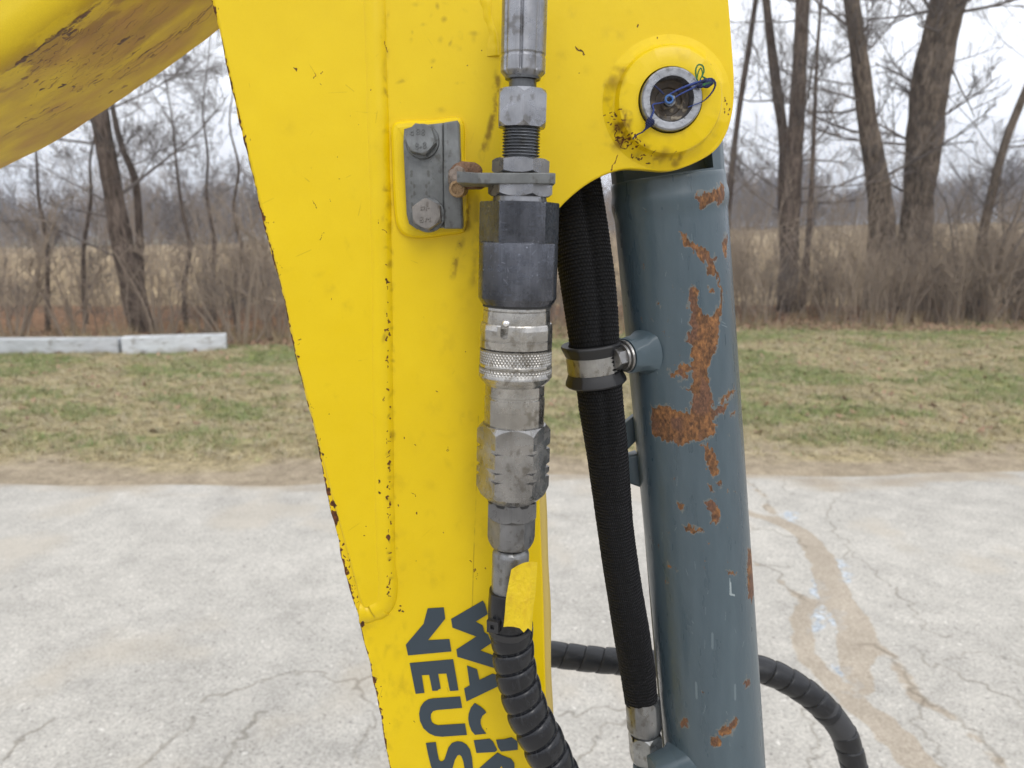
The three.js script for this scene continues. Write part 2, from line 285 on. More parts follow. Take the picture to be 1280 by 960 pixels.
function tree(name, label, D, trunk, mat, opt = {}) {        // trunk: [px, py, width px] from the foot up, sighted at distance D
  const P = trunk.map(([x, y]) => pt(x, y, D)), R = trunk.map(([, y, w]) => w / 2 * unit(y, D));
  const foot = P[0].clone(); foot.y = terrainH(foot.x, foot.z) - 0.03;
  const t = thing(name, label, opt.cat ?? 'tree', foot, opt.group);
  const last = P.length - 1, ext = P[last].clone().sub(P[last - 1]).normalize(), pts = [foot, ...P], rad = [R[0] * (opt.flare ?? 1.25), ...R];
  const top = P[last].clone().addScaledVector(ext, opt.more ?? 2.5); top.x += rr(-0.2, 0.2); pts.push(top); rad.push(R[last] * 0.55);
  const c = new THREE.CatmullRomCurve3(pts, false, 'centripetal'), n = 40, fine = [], w = new Wood();
  for (let k = 0; k <= n; k++) fine.push(c.getPoint(k / n));
  const ra = (u) => { const f = u * (rad.length - 1), a = Math.min(rad.length - 2, f | 0); return lerp(rad[a], rad[a + 1], f - a); };
  w.limb(fine, (u) => ra(u) * (1 + 0.025 * Math.sin(u * 31) + 0.025 * Math.sin(u * 73 + 2)), 0, 14);
  part(t, 'trunk', w.geo(), mat);
  const b = new Wood();
  for (const [u, dx, dy, dz, len, r] of opt.limbs ?? []) grow(b, c.getPoint(u), V(dx, dy, dz).normalize(), len, r * 0.7, 3, { bend: 0.13, up: 0.03, kids: 6 });
  for (let k = 0; k < (opt.n ?? 16); k++) { const u = rr(opt.from ?? 0.35, 1), a = rr(0, 6.28); grow(b, c.getPoint(u), V(Math.cos(a), rr(-0.1, 0.9), Math.sin(a)).normalize(), rr(1.0, 2.6) * (opt.len ?? 1), Math.min(0.03, ra(u) * rr(0.1, 0.22)), 3, { bend: 0.12, up: 0.03, kids: 6 }); }
  part(t, 'crown', b.geo(), twigMat);
  return t;
}
// right of the arm
tree('bare_tree', 'thick bare tree trunk leaning right, rightmost of the big trunks beyond the verge', 15.2, [[1138, 392, 50], [1142, 320, 42], [1148, 245, 36], [1156, 170, 44], [1162, 109, 45], [1176, 40, 43], [1188, -10, 42]], barkGrey, { n: 16, limbs: [[0.8, 0.9, 0.15, 0.1, 2.2, 0.05], [0.72, 0.5, -0.9, 0.1, 1.5, 0.035]] });
tree('bare_tree', 'big bare trunk leaning left, its foot beside the thickest right-leaning trunk', 15.0, [[1097, 391, 44], [1102, 330, 36], [1102, 270, 32], [1096, 220, 27], [1084, 150, 24], [1078, 100, 22], [1067, 20, 20], [1060, -30, 19]], barkGrey, { n: 16, limbs: [[0.75, -0.9, 0.5, 0, 1.8, 0.04], [0.6, -0.9, 0.25, 0.2, 1.6, 0.035]] });
tree('bare_tree', 'straight dark bare trunk just right of the grey cylinder', 14.6, [[983, 393, 25], [986, 330, 23], [990, 250, 21], [994, 180, 20], [999, 90, 18], [1004, -10, 17]], barkMat, { n: 14 });
tree('bare_tree', 'thin bare tree behind the straight dark trunk, bent to the left', 15.4, [[984, 388, 14], [981, 300, 13], [979, 245, 14], [980, 180, 13], [972, 118, 13], [962, 40, 11], [956, -20, 9]], barkMat, { n: 10 });
tree('bare_tree', 'slender bare tree leaning right beside the pivot boss', 15.8, [[906, 390, 9], [908, 300, 8], [912, 240, 8], [922, 150, 7], [936, 60, 7], [948, -20, 6]], barkMat, { n: 10 });
tree('bare_tree', 'slim bare stem between the two groups of large trunks', 14.4, [[1002, 390, 10], [1008, 330, 8], [1014, 240, 6], [1018, 150, 5], [1022, 60, 4]], barkMat, { n: 8, len: 0.7 });
tree('bare_tree', 'multi-stemmed young tree leaning right near the edge of the picture', 13.6, [[1214, 388, 15], [1222, 330, 12], [1238, 250, 11], [1256, 180, 10], [1280, 118, 9], [1310, 40, 8]], barkGrey, { n: 14, limbs: [[0.1, 0.75, 1, 0, 3.2, 0.05], [0.08, 0.35, 1, 0.1, 2.8, 0.04], [0.05, -0.4, 1, 0, 2.2, 0.035], [0.3, 0.9, 0.9, 0, 2, 0.04]] });
// left of the arm
tree('bare_tree', 'dark bare trunk leaning left behind the concrete beams', 11.8, [[182, 420, 30], [172, 390, 30], [164, 350, 29], [152, 300, 27], [145, 260, 24], [138, 220, 24], [131, 180, 22], [122, 130, 24], [112, 70, 23]], barkMat, { n: 8, flare: 1.1, limbs: [[0.35, -1, 0.35, 0.1, 1.6, 0.025], [0.78, 1, 0.35, 0.1, 1.6, 0.025], [0.5, -0.8, 0.5, 0, 1.5, 0.02]], len: 0.9 });
tree('bare_tree', 'thin bent bare tree right behind the leaning dark trunk', 12.6, [[180, 400, 9], [175, 320, 9], [173, 265, 9], [168, 222, 9], [155, 190, 8], [146, 160, 7], [139, 122, 6], [134, 70, 5]], barkMat, { n: 7, len: 0.7 });
for (const [x, y, l, d] of [[235, 420, 'slim bare sapling right of the leaning dark trunk', 11.9], [298, 425, 'bare sapling with upright stem close to the left edge of the yellow arm', 11.4], [60, 415, 'bare forked sapling nearest to the left side of the picture', 11.9], [268, 410, 'slim bare sapling second from the yellow arm', 13.1], [108, 415, 'slim bare sapling between the forked sapling and the leaning trunk', 12.7]]) {
  const j = rr(-9, 9); tree('sapling', l, d, [[x, y, 7], [x - 2 + rr(-4, 4), y - 60, 5.5], [x + rr(-7, 7), y - 110, 5], [x + j * 0.6 + rr(-7, 7), y - 165, 4], [x + j * 1.4 + rr(-6, 6), y - 215, 3], [x + j * 2.2 + rr(-8, 8), y - 270, 2.2], [x + j * 3 + rr(-8, 8), y - 330, 1.4]], barkMat, { n: 15, from: 0.15, len: 0.62, cat: 'sapling', flare: 1, group: 'bare saplings behind the verge' });
}
// shrubs: clumps of bare stems
function shrub(px, py, stems, hgt, spread, label, mat = twigTan) {
  const d = groundDist(py), p = onGround(px, py); p.y = terrainH(p.x, -d) - 0.02;
  const t = thing('bare_shrub', label, 'shrub', p, 'bare shrubs along the edge of the field'), w = new Wood(), b = new Wood();
  for (let k = 0; k < stems; k++) {
    const a = rr(0, 6.28), s = p.clone().add(V(Math.cos(a) * rr(0, 0.22) * spread, 0, Math.sin(a) * rr(0, 0.2))), dir = V(Math.cos(a) * rr(0.05, 0.5) * spread, 1, Math.sin(a) * rr(0.05, 0.35)).normalize(), len = hgt * rr(0.6, 1.1), r = rr(0.008, 0.02);
    const pts = [s.clone()], q = s.clone(); for (let i = 1; i < 7; i++) { dir.x += rr(-0.12, 0.12); dir.z += rr(-0.1, 0.1); dir.normalize(); q.addScaledVector(dir, len / 6); pts.push(q.clone()); }
    w.limb(pts, r, r * 0.3, 5);
    for (let i = 0; i < 5; i++) { const f = rr(0.8, 5.8), c = f | 0; grow(b, pts[c].clone().lerp(pts[c + 1], f - c), V(rr(-1, 1), rr(0.2, 1.2), rr(-1, 1)).normalize(), len * rr(0.16, 0.36), r * 0.42, 2, { bend: 0.16, up: 0.05, kids: 4 }); }
  }
  part(t, 'stems', w.geo(), mat); part(t, 'twigs', b.geo(), mat);
}
shrub(12, 424, 12, 2.1, 1, 'bare brown shrub behind the concrete beam, at the left side of the picture');
shrub(95, 421, 11, 1.7, 1, 'bare brown shrub standing just left of the leaning dark trunk foot');
shrub(205, 422, 11, 1.6, 1, 'bare shrub growing right of the leaning dark trunk foot behind the beam');
shrub(262, 418, 13, 1.7, 1.1, 'dense bare shrub behind the right end of the concrete beam');
shrub(302, 430, 15, 1.9, 1.2, 'thick clump of bare stems past the end of the concrete beam');
shrub(345, 424, 12, 1.7, 1, 'bare shrub half hidden by the left edge of the yellow arm');
shrub(742, 410, 10, 2.0, 1, 'bare shrub seen between black sleeve hose and yellow arm');
shrub(930, 404, 14, 2.2, 1.1, 'bare shrub directly right of the grey cylinder');
shrub(1040, 402, 13, 1.9, 1.1, 'bare shrub between straight dark trunk and left-leaning big trunk');
shrub(1122, 404, 12, 1.3, 1.2, 'low bare shrub at the feet of the two big trunks');
shrub(1180, 402, 12, 1.8, 1, 'bare shrub just right of the thickest trunk');
shrub(1232, 404, 16, 2.3, 1.3, 'clump of bare stems around the young multi-stemmed tree');
shrub(1275, 402, 12, 2.2, 1, 'bare shrub at the right side of the picture');

// thicket: uncountable brush behind the verge
function bunch(n, h) { const w = new Wood(); for (let k = 0; k < n; k++) grow(w, V(rr(-0.3, 0.3), 0, rr(-0.3, 0.3)), V(rr(-0.4, 0.4), 1, rr(-0.4, 0.4)).normalize(), h * rr(0.6, 1.1), rr(0.004, 0.009), 2, { bend: 0.14, up: 0.03, kids: 5 }); return w.geo(); }
function scatter(name, geo, mat, n, place, kindLabel, cat, color) {
  const im = new THREE.InstancedMesh(geo, mat, n), m = new THREE.Matrix4(), q = new THREE.Quaternion(), e = new THREE.Euler(), c = new THREE.Color();
  for (let i = 0; i < n; i++) { const o = place(i); e.set(o.tx ?? 0, o.a ?? rr(0, 6.28), o.tz ?? 0); m.compose(o.p, q.setFromEuler(e), V(o.s, o.sy ?? o.s, o.s)); im.setMatrixAt(i, m); if (color) im.setColorAt(i, color(c, o)); }
  return setting(name, im, mat, 'stuff', kindLabel, cat);
}
const inView = (d) => (d * 0.7 + 0.5);
{
  const mats = [twigTan, twigMat];
  for (let k = 0; k < 2; k++) scatter('undergrowth', bunch(9, 1.0), mats[k], k ? 24 : 85, () => { const d = rr(11.2, 16), x = rr(-inView(d), inView(d)), dd = Math.max(d, vergeEnd(x) + 0.7); return { p: V(x, terrainH(x, -dd) - 0.03, -dd), s: rr(0.6, 1.35), sy: rr(0.6, 1.5) }; }, k ? 'dark bare brush between the trunks' : 'light brown bare brush between the trunks', 'undergrowth');
  scatter('undergrowth', bunch(9, 1.1), twigTan, 75, () => { const d = rr(12.6, 17), x = rr(2.6, inView(d)); return { p: V(x, terrainH(x, -d) - 0.03, -d), s: rr(0.7, 1.3), sy: rr(0.8, 1.6) }; }, 'dense bare brush around the feet of the big trunks', 'undergrowth');
  // thin high brush that veils the sky low down
  const tall = bunch(5, 2.6);
  scatter('bare_thicket', tall, twigTan, 120, () => { const d = rr(13, 22), x = rr(-inView(d), inView(d)); return { p: V(x, terrainH(x, -d) - 0.05, -d), s: rr(0.8, 1.25), sy: rr(0.8, 1.5) }; }, 'tall bare thicket behind the first trees', 'thicket');
}
// far wood and hills
{
  const w = new Wood();
  for (let k = 0; k < 1; k++) { const tp = []; for (let i = 0; i < 6; i++) tp.push(V(rr(-0.1, 0.1) * i, i * 1.1, rr(-0.1, 0.1) * i)); w.limb(tp, 0.18, 0.06, 5); for (let j = 0; j < 26; j++) { const f = rr(0.5, 4.9), a = f | 0; grow(w, tp[a].clone().lerp(tp[a + 1], f - a), V(rr(-1, 1), rr(0, 1.1), rr(-1, 1)).normalize(), rr(1.4, 2.8), 0.06, 2, { bend: 0.18, up: 0.05, kids: 6 }); } }
  const farMat = std({ color: new THREE.Color(0.23, 0.215, 0.22), roughness: 1, specularIntensity: 0.1 });
  scatter('distant_wood', w.geo(), farMat, 420, () => { const d = rr(112, 165), x = rr(-0.78, 0.78) * d, s = rr(0.7, 1.5) * (0.75 + 0.5 * noise(x * 0.05, 3)); return { p: V(x, terrainH(clamp(x, -80, 80), -d) - 0.2, -d), s, sy: s * rr(0.8, 1.15) }; }, 'far bare wood at the end of the field', 'wood');
  const ridge = (D, H, f) => { const g = new THREE.PlaneGeometry(D * 4, 1, 260, 8), p = g.attributes.position; for (let i = 0; i < p.count; i++) { const x = p.getX(i), t = p.getY(i) + 0.5; p.setXYZ(i, x, -6 + t * (H * (0.55 + 0.75 * fbm(x / D * f + D, 1, 4)) + 6), -D - t * D * 0.25 + 0); } g.computeVertexNormals(); return g; };
  const hm = std({ color: new THREE.Color(0.06, 0.065, 0.07), roughness: 1, specularIntensity: 0 });
  setting('hills', ridge(420, 13, 5), hm, 'structure', 'low wooded hills blue with haze'); setting('hills_001', ridge(800, 36, 4), hm, 'structure', 'farther range of hazy hills');
}
// grass: short tufts, dry and green
{
  const tuft = (n, h, lay) => { const pos = [], idx = []; for (let k = 0; k < n; k++) { const a = rr(0, 6.28), l = h * rr(0.5, 1.2), wd = rr(0.0016, 0.0032), ox = rr(-0.03, 0.03), oz = rr(-0.03, 0.03), le = rr(0.2, 1) * lay, dx = Math.cos(a), dz = Math.sin(a), b = pos.length / 3; for (let i = 0; i < 3; i++) { const t = i / 2, r = l * t * le * (0.5 + 0.5 * t), y = l * t * (1 - 0.35 * le * t), ww = wd * (1 - 0.75 * t); pos.push(ox + dx * r - dz * ww, y, oz + dz * r + dx * ww, ox + dx * r + dz * ww, y, oz + dz * r - dx * ww); } for (let i = 0; i < 2; i++) { const c = b + i * 2; idx.push(c, c + 1, c + 2, c + 1, c + 3, c + 2); } } const g = new THREE.BufferGeometry(); g.setAttribute('position', new THREE.Float32BufferAttribute(pos, 3)); g.setIndex(idx); g.computeVertexNormals(); return g; };
  const place = (keep) => { for (;;) { const d = rr(4.9, 13), x = rr(-inView(d), inView(d)); if (d > roadEdge(x) + 0.12 && d < vergeEnd(x) + 0.9 && rnd() < keep(x, -d, d)) return V(x, terrainH(x, -d), -d); } };
  const mat = std({ color: 0xffffff, roughness: 0.9, specularIntensity: 0.2, side: THREE.DoubleSide });
  scatter('dry_grass', tuft(9, 0.05, 1.3), mat, 26000, () => ({ p: place((x, z, d) => sstep(roadEdge(x) + 0.1, roadEdge(x) + 0.95, d) * (1 - 0.6 * greenAt(x, z))), s: rr(0.6, 1.3), sy: rr(0.5, 1.2) }), 'dry straw coloured grass on the verge', 'grass', (c) => { const v = rr(0.75, 1.25); return c.setRGB(0.40 * v, 0.345 * v, 0.225 * v * rr(0.85, 1.1)); });
  scatter('green_grass', tuft(9, 0.05, 0.9), mat, 17000, () => ({ p: place((x, z, d) => 0.05 * sstep(roadEdge(x) + 0.2, roadEdge(x) + 0.9, d) + greenAt(x, z)), s: rr(0.6, 1.3), sy: rr(0.5, 1.3) }), 'short green grass in patches on the verge', 'grass', (c) => { const v = rr(0.7, 1.3), y = rnd(); return c.setRGB(lerp(0.19, 0.33, y) * v, lerp(0.26, 0.32, y) * v, lerp(0.10, 0.16, y) * v); });
  scatter('tall_dry_grass', tuft(14, 0.28, 0.8), mat, 600, () => { const d0 = rr(-0.5, 1.6), x = rr(-9, 9), d = vergeEnd(x) + d0; return { p: V(x, terrainH(x, -d), -d), s: rr(0.7, 1.6), sy: rr(0.5, 1.3) }; }, 'long dead grass at the foot of the shrubs', 'grass', (c) => { const v = rr(0.7, 1.25); return c.setRGB(0.33 * v, 0.26 * v, 0.16 * v); });
  // fallen leaves
  const lf = new THREE.PlaneGeometry(0.06, 0.04, 3, 2).rotateX(-Math.PI / 2), lp = lf.attributes.position; for (let i = 0; i < lp.count; i++) { const x = lp.getX(i) / 0.03, z = lp.getZ(i) / 0.02; lp.setXYZ(i, x * 0.03, 0.008 + 0.012 * x * x - 0.006 * Math.abs(z), z * 0.02 * (1 - 0.75 * x * x)); } lf.computeVertexNormals();
  scatter('fallen_leaves', lf, mat, 12000, (i) => { const near = i % 14 === 0, x = rr(-8.5, 9), d = near ? rr(5.6, 11) : vergeEnd(x) + rr(-0.5, 2.4) * (x > 0 ? 1 : 0.5); return { p: V(x, terrainH(x, -d) + 0.01, -d), s: rr(0.6, 1.3), tx: rr(-0.6, 0.6), tz: rr(-0.6, 0.6) }; }, 'brown fallen leaves under the trees and on the grass', 'leaves', (c) => { const v = rr(0.6, 1.3); return c.setRGB(0.33 * v, 0.215 * v, 0.145 * v); });
}
// concrete beams lying at the far side of the verge
{
  const c = pixels(512, 128, (i, j) => { const m = fbm(i / 30, j / 22, 4) - 0.5, s = 0.6 * sstep(0.62, 0.8, fbm(i / 26 + 50, j / 16, 4)), f = hash(i, j) - 0.5, low = sstep(70, 128, j + (noise(i / 18, 2) - 0.5) * 50); const v = 200 + m * 40 + f * 18; return [lerp(lerp(v, 118, s * 0.8), 132, low * 0.5), lerp(lerp(v + 2, 112, s * 0.8), 122, low * 0.5), lerp(lerp(v + 4, 104, s * 0.8), 104, low * 0.5)]; });
  const mk = (ax, ay, bx, by, h, label, grey) => {
    const A = onGround(ax, ay), B = onGround(bx, by), mid = A.clone().add(B).multiplyScalar(0.5), L = A.distanceTo(B), t = thing('concrete_beam', label, 'concrete beam', V(mid.x, -0.03, mid.z), 'concrete beams behind the verge');
    const g = new RoundedBoxGeometry(L, h + 0.03, 0.22, 3, 0.014), p = g.attributes.position, uv = g.attributes.uv;
    const T = t; T.rotation.y = -Math.atan2(B.z - A.z, B.x - A.x);
    for (let i = 0; i < p.count; i++) { const x = p.getX(i), y = p.getY(i); p.setXYZ(i, x, y + (h + 0.03) / 2 + 0.012 * (fbm(x * 3, 5, 2) - 0.5), p.getZ(i) + 0.005 * (fbm(x * 6 + 3, y * 9, 3) - 0.5)); uv.setXY(i, x / 2, y / (h + 0.03) + 0.5); }
    const m = new THREE.Mesh(g, std({ map: tex(c), roughness: 0.9, color: new THREE.Color(grey, grey * 1.01, grey * 1.03) })); m.name = 'beam_body'; m.castShadow = m.receiveShadow = true; T.add(m);
    return T;
  };
  mk(-330, 444, 153, 440.5, 0.19, 'longer grey concrete beam reaching out of the picture on the left', 0.82);
  mk(155, 441, 284, 436, 0.205, 'short whiter concrete beam end piece nearest the yellow arm', 1.0);
}

// ================================================================= the machine
const D0 = 0.45;                                            // front face of the arm's sheet
// --- yellow paint of the arm: one sheet of paint with its wear
const AX0 = pt(200, 480, D0).x * 1.1, AX1 = pt(960, -80, D0).x * 1.0, AY1 = pt(640, -90, D0).y, AY0 = pt(640, 1090, D0).y, AW = AX1 - AX0, AH = AY1 - AY0;
const armPaint = (() => {
  const w = 1320, h = 2048, S = w / AW;
  const C = (px, py) => { const p = pt(px, py, D0); return [(p.x - AX0) / AW * w, (AY1 - p.y) / AH * h]; };
  const left = [[264, 0], [271, 29], [287, 100], [304, 173], [320, 240], [328, 276], [354, 374], [371, 458], [390, 531], [407, 610], [418, 660], [433, 723], [450, 783], [467, 853], [487, 960], [512, 1080]];
  const line = (x, l) => { x.beginPath(); l.forEach(([a, b], i) => { const q = C(a, b); i ? x.lineTo(...q) : x.moveTo(...q); }); x.stroke(); };
  const soft = (x, px, py, r, ry = r, al = 0.4) => { const [a, b] = C(px, py); x.save(); x.globalAlpha = 1; x.translate(a, b); x.rotate(rr(-0.5, 0.5)); x.scale(1, ry / r); const g = x.createRadialGradient(0, 0, 0, 0, 0, r); g.addColorStop(0, `rgba(255,255,255,${al})`); g.addColorStop(0.5, `rgba(255,255,255,${al * 0.5})`); g.addColorStop(1, 'rgba(255,255,255,0)'); x.fillStyle = g; x.beginPath(); x.arc(0, 0, r, 0, 7); x.fill(); x.restore(); };
  const blob = (x, px, py, r, ry = r) => { const [a, b] = C(px, py); x.beginPath(); x.ellipse(a, b, r, ry, rr(-0.4, 0.4), 0, 7); x.fill(); };
  const onLeft = (t) => { const f = t * (left.length - 1), a = Math.min(left.length - 2, f | 0); return [lerp(left[a][0], left[a + 1][0], f - a), lerp(left[a][1], left[a + 1][1], f - a)]; };
  const rust = maskOf(w, h, (x) => {
    x.lineWidth = 4; line(x, left);
    for (let i = 0; i < 420; i++) { const t = rnd(), [a, b] = onLeft(t), far = rnd() ** 2.5, cl = noise(t * 34, 8.3) * lerp(0.75, 1.15, t); if (cl < 0.62) continue; blob(x, a + 1.5 + far * 9, b, rr(0.4, 2.6) * (1 - far * 0.5) * cl, rr(0.8, 8 * cl) * (1 - far * 0.6)); }
    for (const [a, b, r, s] of [[418, 648, 6, 18], [304, 178, 3, 16], [327, 268, 4, 10], [416, 630, 5, 10], [452, 780, 4, 10], [470, 868, 4, 9], [409, 615, 4, 8], [476, 905, 4, 8]]) blob(x, a + 1, b, r, s);
    for (let i = 0; i < 70; i++) { const y = rnd() < 0.6 ? rr(560, 750) : rr(330, 560); blob(x, 486.5 + (y < 500 ? -1.5 : 0) + rr(-1.6, 1.6), y, rr(0.7, 2.0), rr(1, 4)); }
    blob(x, 487, 669, 4, 9); for (const [a, b] of [[500, 758], [504, 764], [499, 762], [474, 613], [474, 600], [498, 631], [521, 640], [429, 681], [457, 657]]) blob(x, a, b, rr(1.5, 3), rr(2, 4));
    for (const [a, b] of [[587, 702], [592, 713], [595, 712], [608, 711], [591, 714], [619, 710]]) blob(x, a, b, 1.8, 2.4);
    // battered rim round the pivot boss
    for (let i = 0; i < 46; i++) { const a = rr(1.9, 3.0), r = rr(66, 84); blob(x, 838 + Math.cos(a) * r, 126 + Math.sin(a) * r, rr(0.8, 2.8), rr(0.8, 2.4)); }
    x.lineWidth = 1.7; for (let i = 0; i < 5; i++) { const a = rr(2.1, 2.7), r = rr(70, 84), q = C(838 + Math.cos(a) * r, 126 + Math.sin(a) * r); x.beginPath(); x.arc(q[0], q[1], rr(4, 9), rr(0, 6), rr(3, 6)); x.stroke(); }
    for (let i = 0; i < 12; i++) blob(x, 907 + rr(-4, 5), 128 + rr(-10, 14), rr(0.7, 2.2), rr(1, 3));
    x.lineWidth = 2.2; line(x, [[771, 193], [765, 206], [763, 213]]); line(x, [[771, 193], [767, 202]]); line(x, [[718, 58], [731, 69]]);
    x.lineWidth = 1.6; for (let i = 0; i < 70; i++) blob(x, rr(300, 900), rr(0, 960), rr(0.5, 1.5), rr(0.5, 2));
    for (let i = 0; i < 18; i++) { const a = rr(350, 660), b = rr(0, 900), q = rr(3, 14), s = rr(-1, 1); x.lineWidth = rr(0.5, 1); line(x, [[a, b], [a + q * s, b + q]]); }
  });
  const scuff = maskOf(w, h, (x) => {                        // rub marks and hand dirt
    const trail = (l, r, al) => { for (let k = 0; k < l.length - 1; k++) for (let i = 0; i < 14; i++) soft(x, lerp(l[k][0], l[k + 1][0], i / 14) + rr(-1, 1), lerp(l[k][1], l[k + 1][1], i / 14), r * rr(0.7, 1.2), r * rr(1, 1.8), al); };
    trail([[622, 95], [620, 130], [612, 165], [600, 200]], 9, 0.28); trail([[584, 240], [585, 280], [570, 320], [566, 345]], 9, 0.26); trail([[597, 230], [595, 300], [592, 360]], 12, 0.12);
    for (let i = 0; i < 40; i++) soft(x, rr(495, 605), rr(330, 740), rr(8, 34), rr(8, 50), rr(0.03, 0.09)); for (let i = 0; i < 22; i++) soft(x, rr(500, 600), rr(0, 140), rr(3, 16), rr(3, 12), rr(0.1, 0.4));
    for (let i = 0; i < 26; i++) soft(x, rr(340, 475), rr(120, 760), rr(6, 30), rr(6, 30), rr(0.03, 0.1)); for (let i = 0; i < 40; i++) soft(x, rr(455, 510), rr(770, 1000), rr(6, 24), rr(8, 50), rr(0.04, 0.15));
    trail([[481, -40], [482, 100], [489, 330], [494, 700]], 9, 0.12); for (let i = 0; i < 50; i++) { const q = rr(0, 730); soft(x, 480 + 12 * q / 730 + rr(-5, 5), q, rr(3, 9), rr(4, 20), rr(0.1, 0.4)); }
    for (let i = 0; i < 16; i++) soft(x, 776 + rr(-5, 5), 165 + rr(-16, 16), rr(8, 20), rr(8, 22), 0.5);
    for (let i = 0; i < 60; i++) { const a = rr(1.4, 3.7), r = rr(68, 84); soft(x, 838 + Math.cos(a) * r, 126 + Math.sin(a) * r, rr(6, 18), rr(6, 18), rr(0.12, 0.35)); }
    for (let i = 0; i < 30; i++) soft(x, rr(690, 900), rr(10, 210), rr(5, 26), rr(5, 20), rr(0.05, 0.16));
    x.globalAlpha = 0.3; x.lineWidth = 2; line(x, [[598, 520], [596, 600], [593.5, 660], [592, 700], [590, 770]]);
    x.globalAlpha = 0.35; for (let i = 0; i < 60; i++) { const a = rr(300, 660), b = rr(0, 900), q = rr(4, 34), sl = rr(-0.8, 0.8); x.lineWidth = rr(0.4, 1.1); line(x, [[a, b], [a + q * sl, b + q * rr(-0.6, 1)]]); }
  });
  const rb = new Uint8Array(w * h * 2);
  const c = pixels(w, h, (i, j) => {
    const big = fbm(i / 260, j / 260, 3) - 0.5, mid = fbm(i / 34, j / 34, 3) - 0.5, peel = fbm(i / 9, j / 9, 2) - 0.5, f = hash(i, j) - 0.5;
    const wx = i + (noise(i / 7, j / 7) - 0.5) * 8, wy = j + (noise(i / 7 + 50, j / 7) - 0.5) * 8;
    let r = 220 + big * 9 + mid * 4 + f * 3, g = 188 + big * 9 + mid * 5 + f * 3, b = 4 + mid * 4, ro = 96 + mid * 40 + peel * 20, hg = 128 + peel * 26 + mid * 60;
    const sc = clamp(scuff(i, j) * (0.1 + 1.5 * sstep(0.3, 0.7, fbm(i / 13 + 30, j / 17, 4)))); r = lerp(r, 112, sc * 0.8); g = lerp(g, 84, sc * 0.8); b = lerp(b, 24, sc * 0.8); ro += sc * 70;
    const k = rust(wx, wy); if (k > 0.35) { const q = noise(i / 4, j / 4); r = 58 + q * 52; g = 36 + q * 28; b = 20 + q * 14; ro = 225; hg = 60 + q * 40; }
    rb[2 * (j * w + i)] = clamp(hg, 0, 255); rb[2 * (j * w + i) + 1] = clamp(ro, 0, 255); return [r, g, b];
  });
  const m2 = pixels(w, h, (i, j) => { const o = 2 * (j * w + i); return [rb[o], rb[o + 1], 0]; });
  return std({ map: tex(c), roughnessMap: tex(m2, false), roughness: 1, bumpMap: tex(m2, false), bumpScale: 0.0005, specularIntensity: 0.55, clearcoat: 0.16, clearcoatRoughness: 0.25 });
})();
const aUV = (g) => planarUV(g, AX0, AY0, AW, AH);
const dustEdge = std({ color: new THREE.Color(0.50, 0.37, 0.10), roughness: 0.7 });

const leftEdge = [[258, -50], [264, 0], [271, 29], [287, 100], [304, 173], [320, 240], [328, 276], [354, 374], [371, 458], [375, 471], [390, 531], [407, 610], [418, 660], [433, 723], [450, 783], [467, 853], [487, 960], [512, 1080]];
const rightEdge = [[690, 1080], [686, 960], [682, 850], [679, 740], [675, 640], [672, 560], [671, 400], [673, 345], [678, 305], [687, 277], [700, 259.5], [722, 239], [741, 226], [762, 216], [781, 211.5], [803, 212], [830, 214], [846, 212], [873, 201.5], [895, 187], [908.5, 166], [916.5, 136], [918, 101], [915.5, 60], [912.6, 20], [911, 0], [908, -50]];
const rough = (l, amp, n) => smoothPx(l, n).map(([x, y], i) => [x + (noise(i * 0.7, 3.1) - 0.5) * amp + (noise(i * 0.23, 9) - 0.5) * amp, y]);
const arm = thing('excavator_dipper', 'yellow excavator arm with dark sideways lettering and a bolted hose bracket', 'excavator arm', pt(585, 1000, D0));
part(arm, 'side_plate', aUV(plate([...rough(leftEdge, 1.7, 9), ...smoothPx(rightEdge, 5)], D0, 0.010, 0.0011)), armPaint);
// far side and webs of the box section
const inner = (dx) => [...leftEdge.map(([x, y]) => [x + 34 + dx, y]), [668, 1080], [664, 960], [660, 740], [654, 560], [652, 400], [640, 250], [640, -50]];
part(arm, 'web_plate', aUV(plate(inner(0), D0 + 0.0101, 0.0795, 0.0005, D0)), armPaint);
part(arm, 'rear_plate', aUV(plate([...leftEdge.map(([x, y]) => [x + 12, y]), [660, 1080], [650, 900], [640, 600], [640, 330], [660, 245], [720, 200], [800, 176], [860, 172], [890, 140], [898, 90], [890, -50]], D0 + 0.09, 0.010, 0.001, D0)), armPaint);
{ const pts = [[674.5, 315], [674, 345], [672.5, 400], [673.5, 560], [677, 640], [681.5, 740], [684, 850], [688, 960], [692, 1080]].map(([x, y]) => pt(x - 3.5, y, D0 + 0.0062)); part(arm, 'rounded_edge', sweep(pts, 60, 20, (u) => 0.0049 + 0.0003 * Math.sin(u * 37)), dustEdge); }
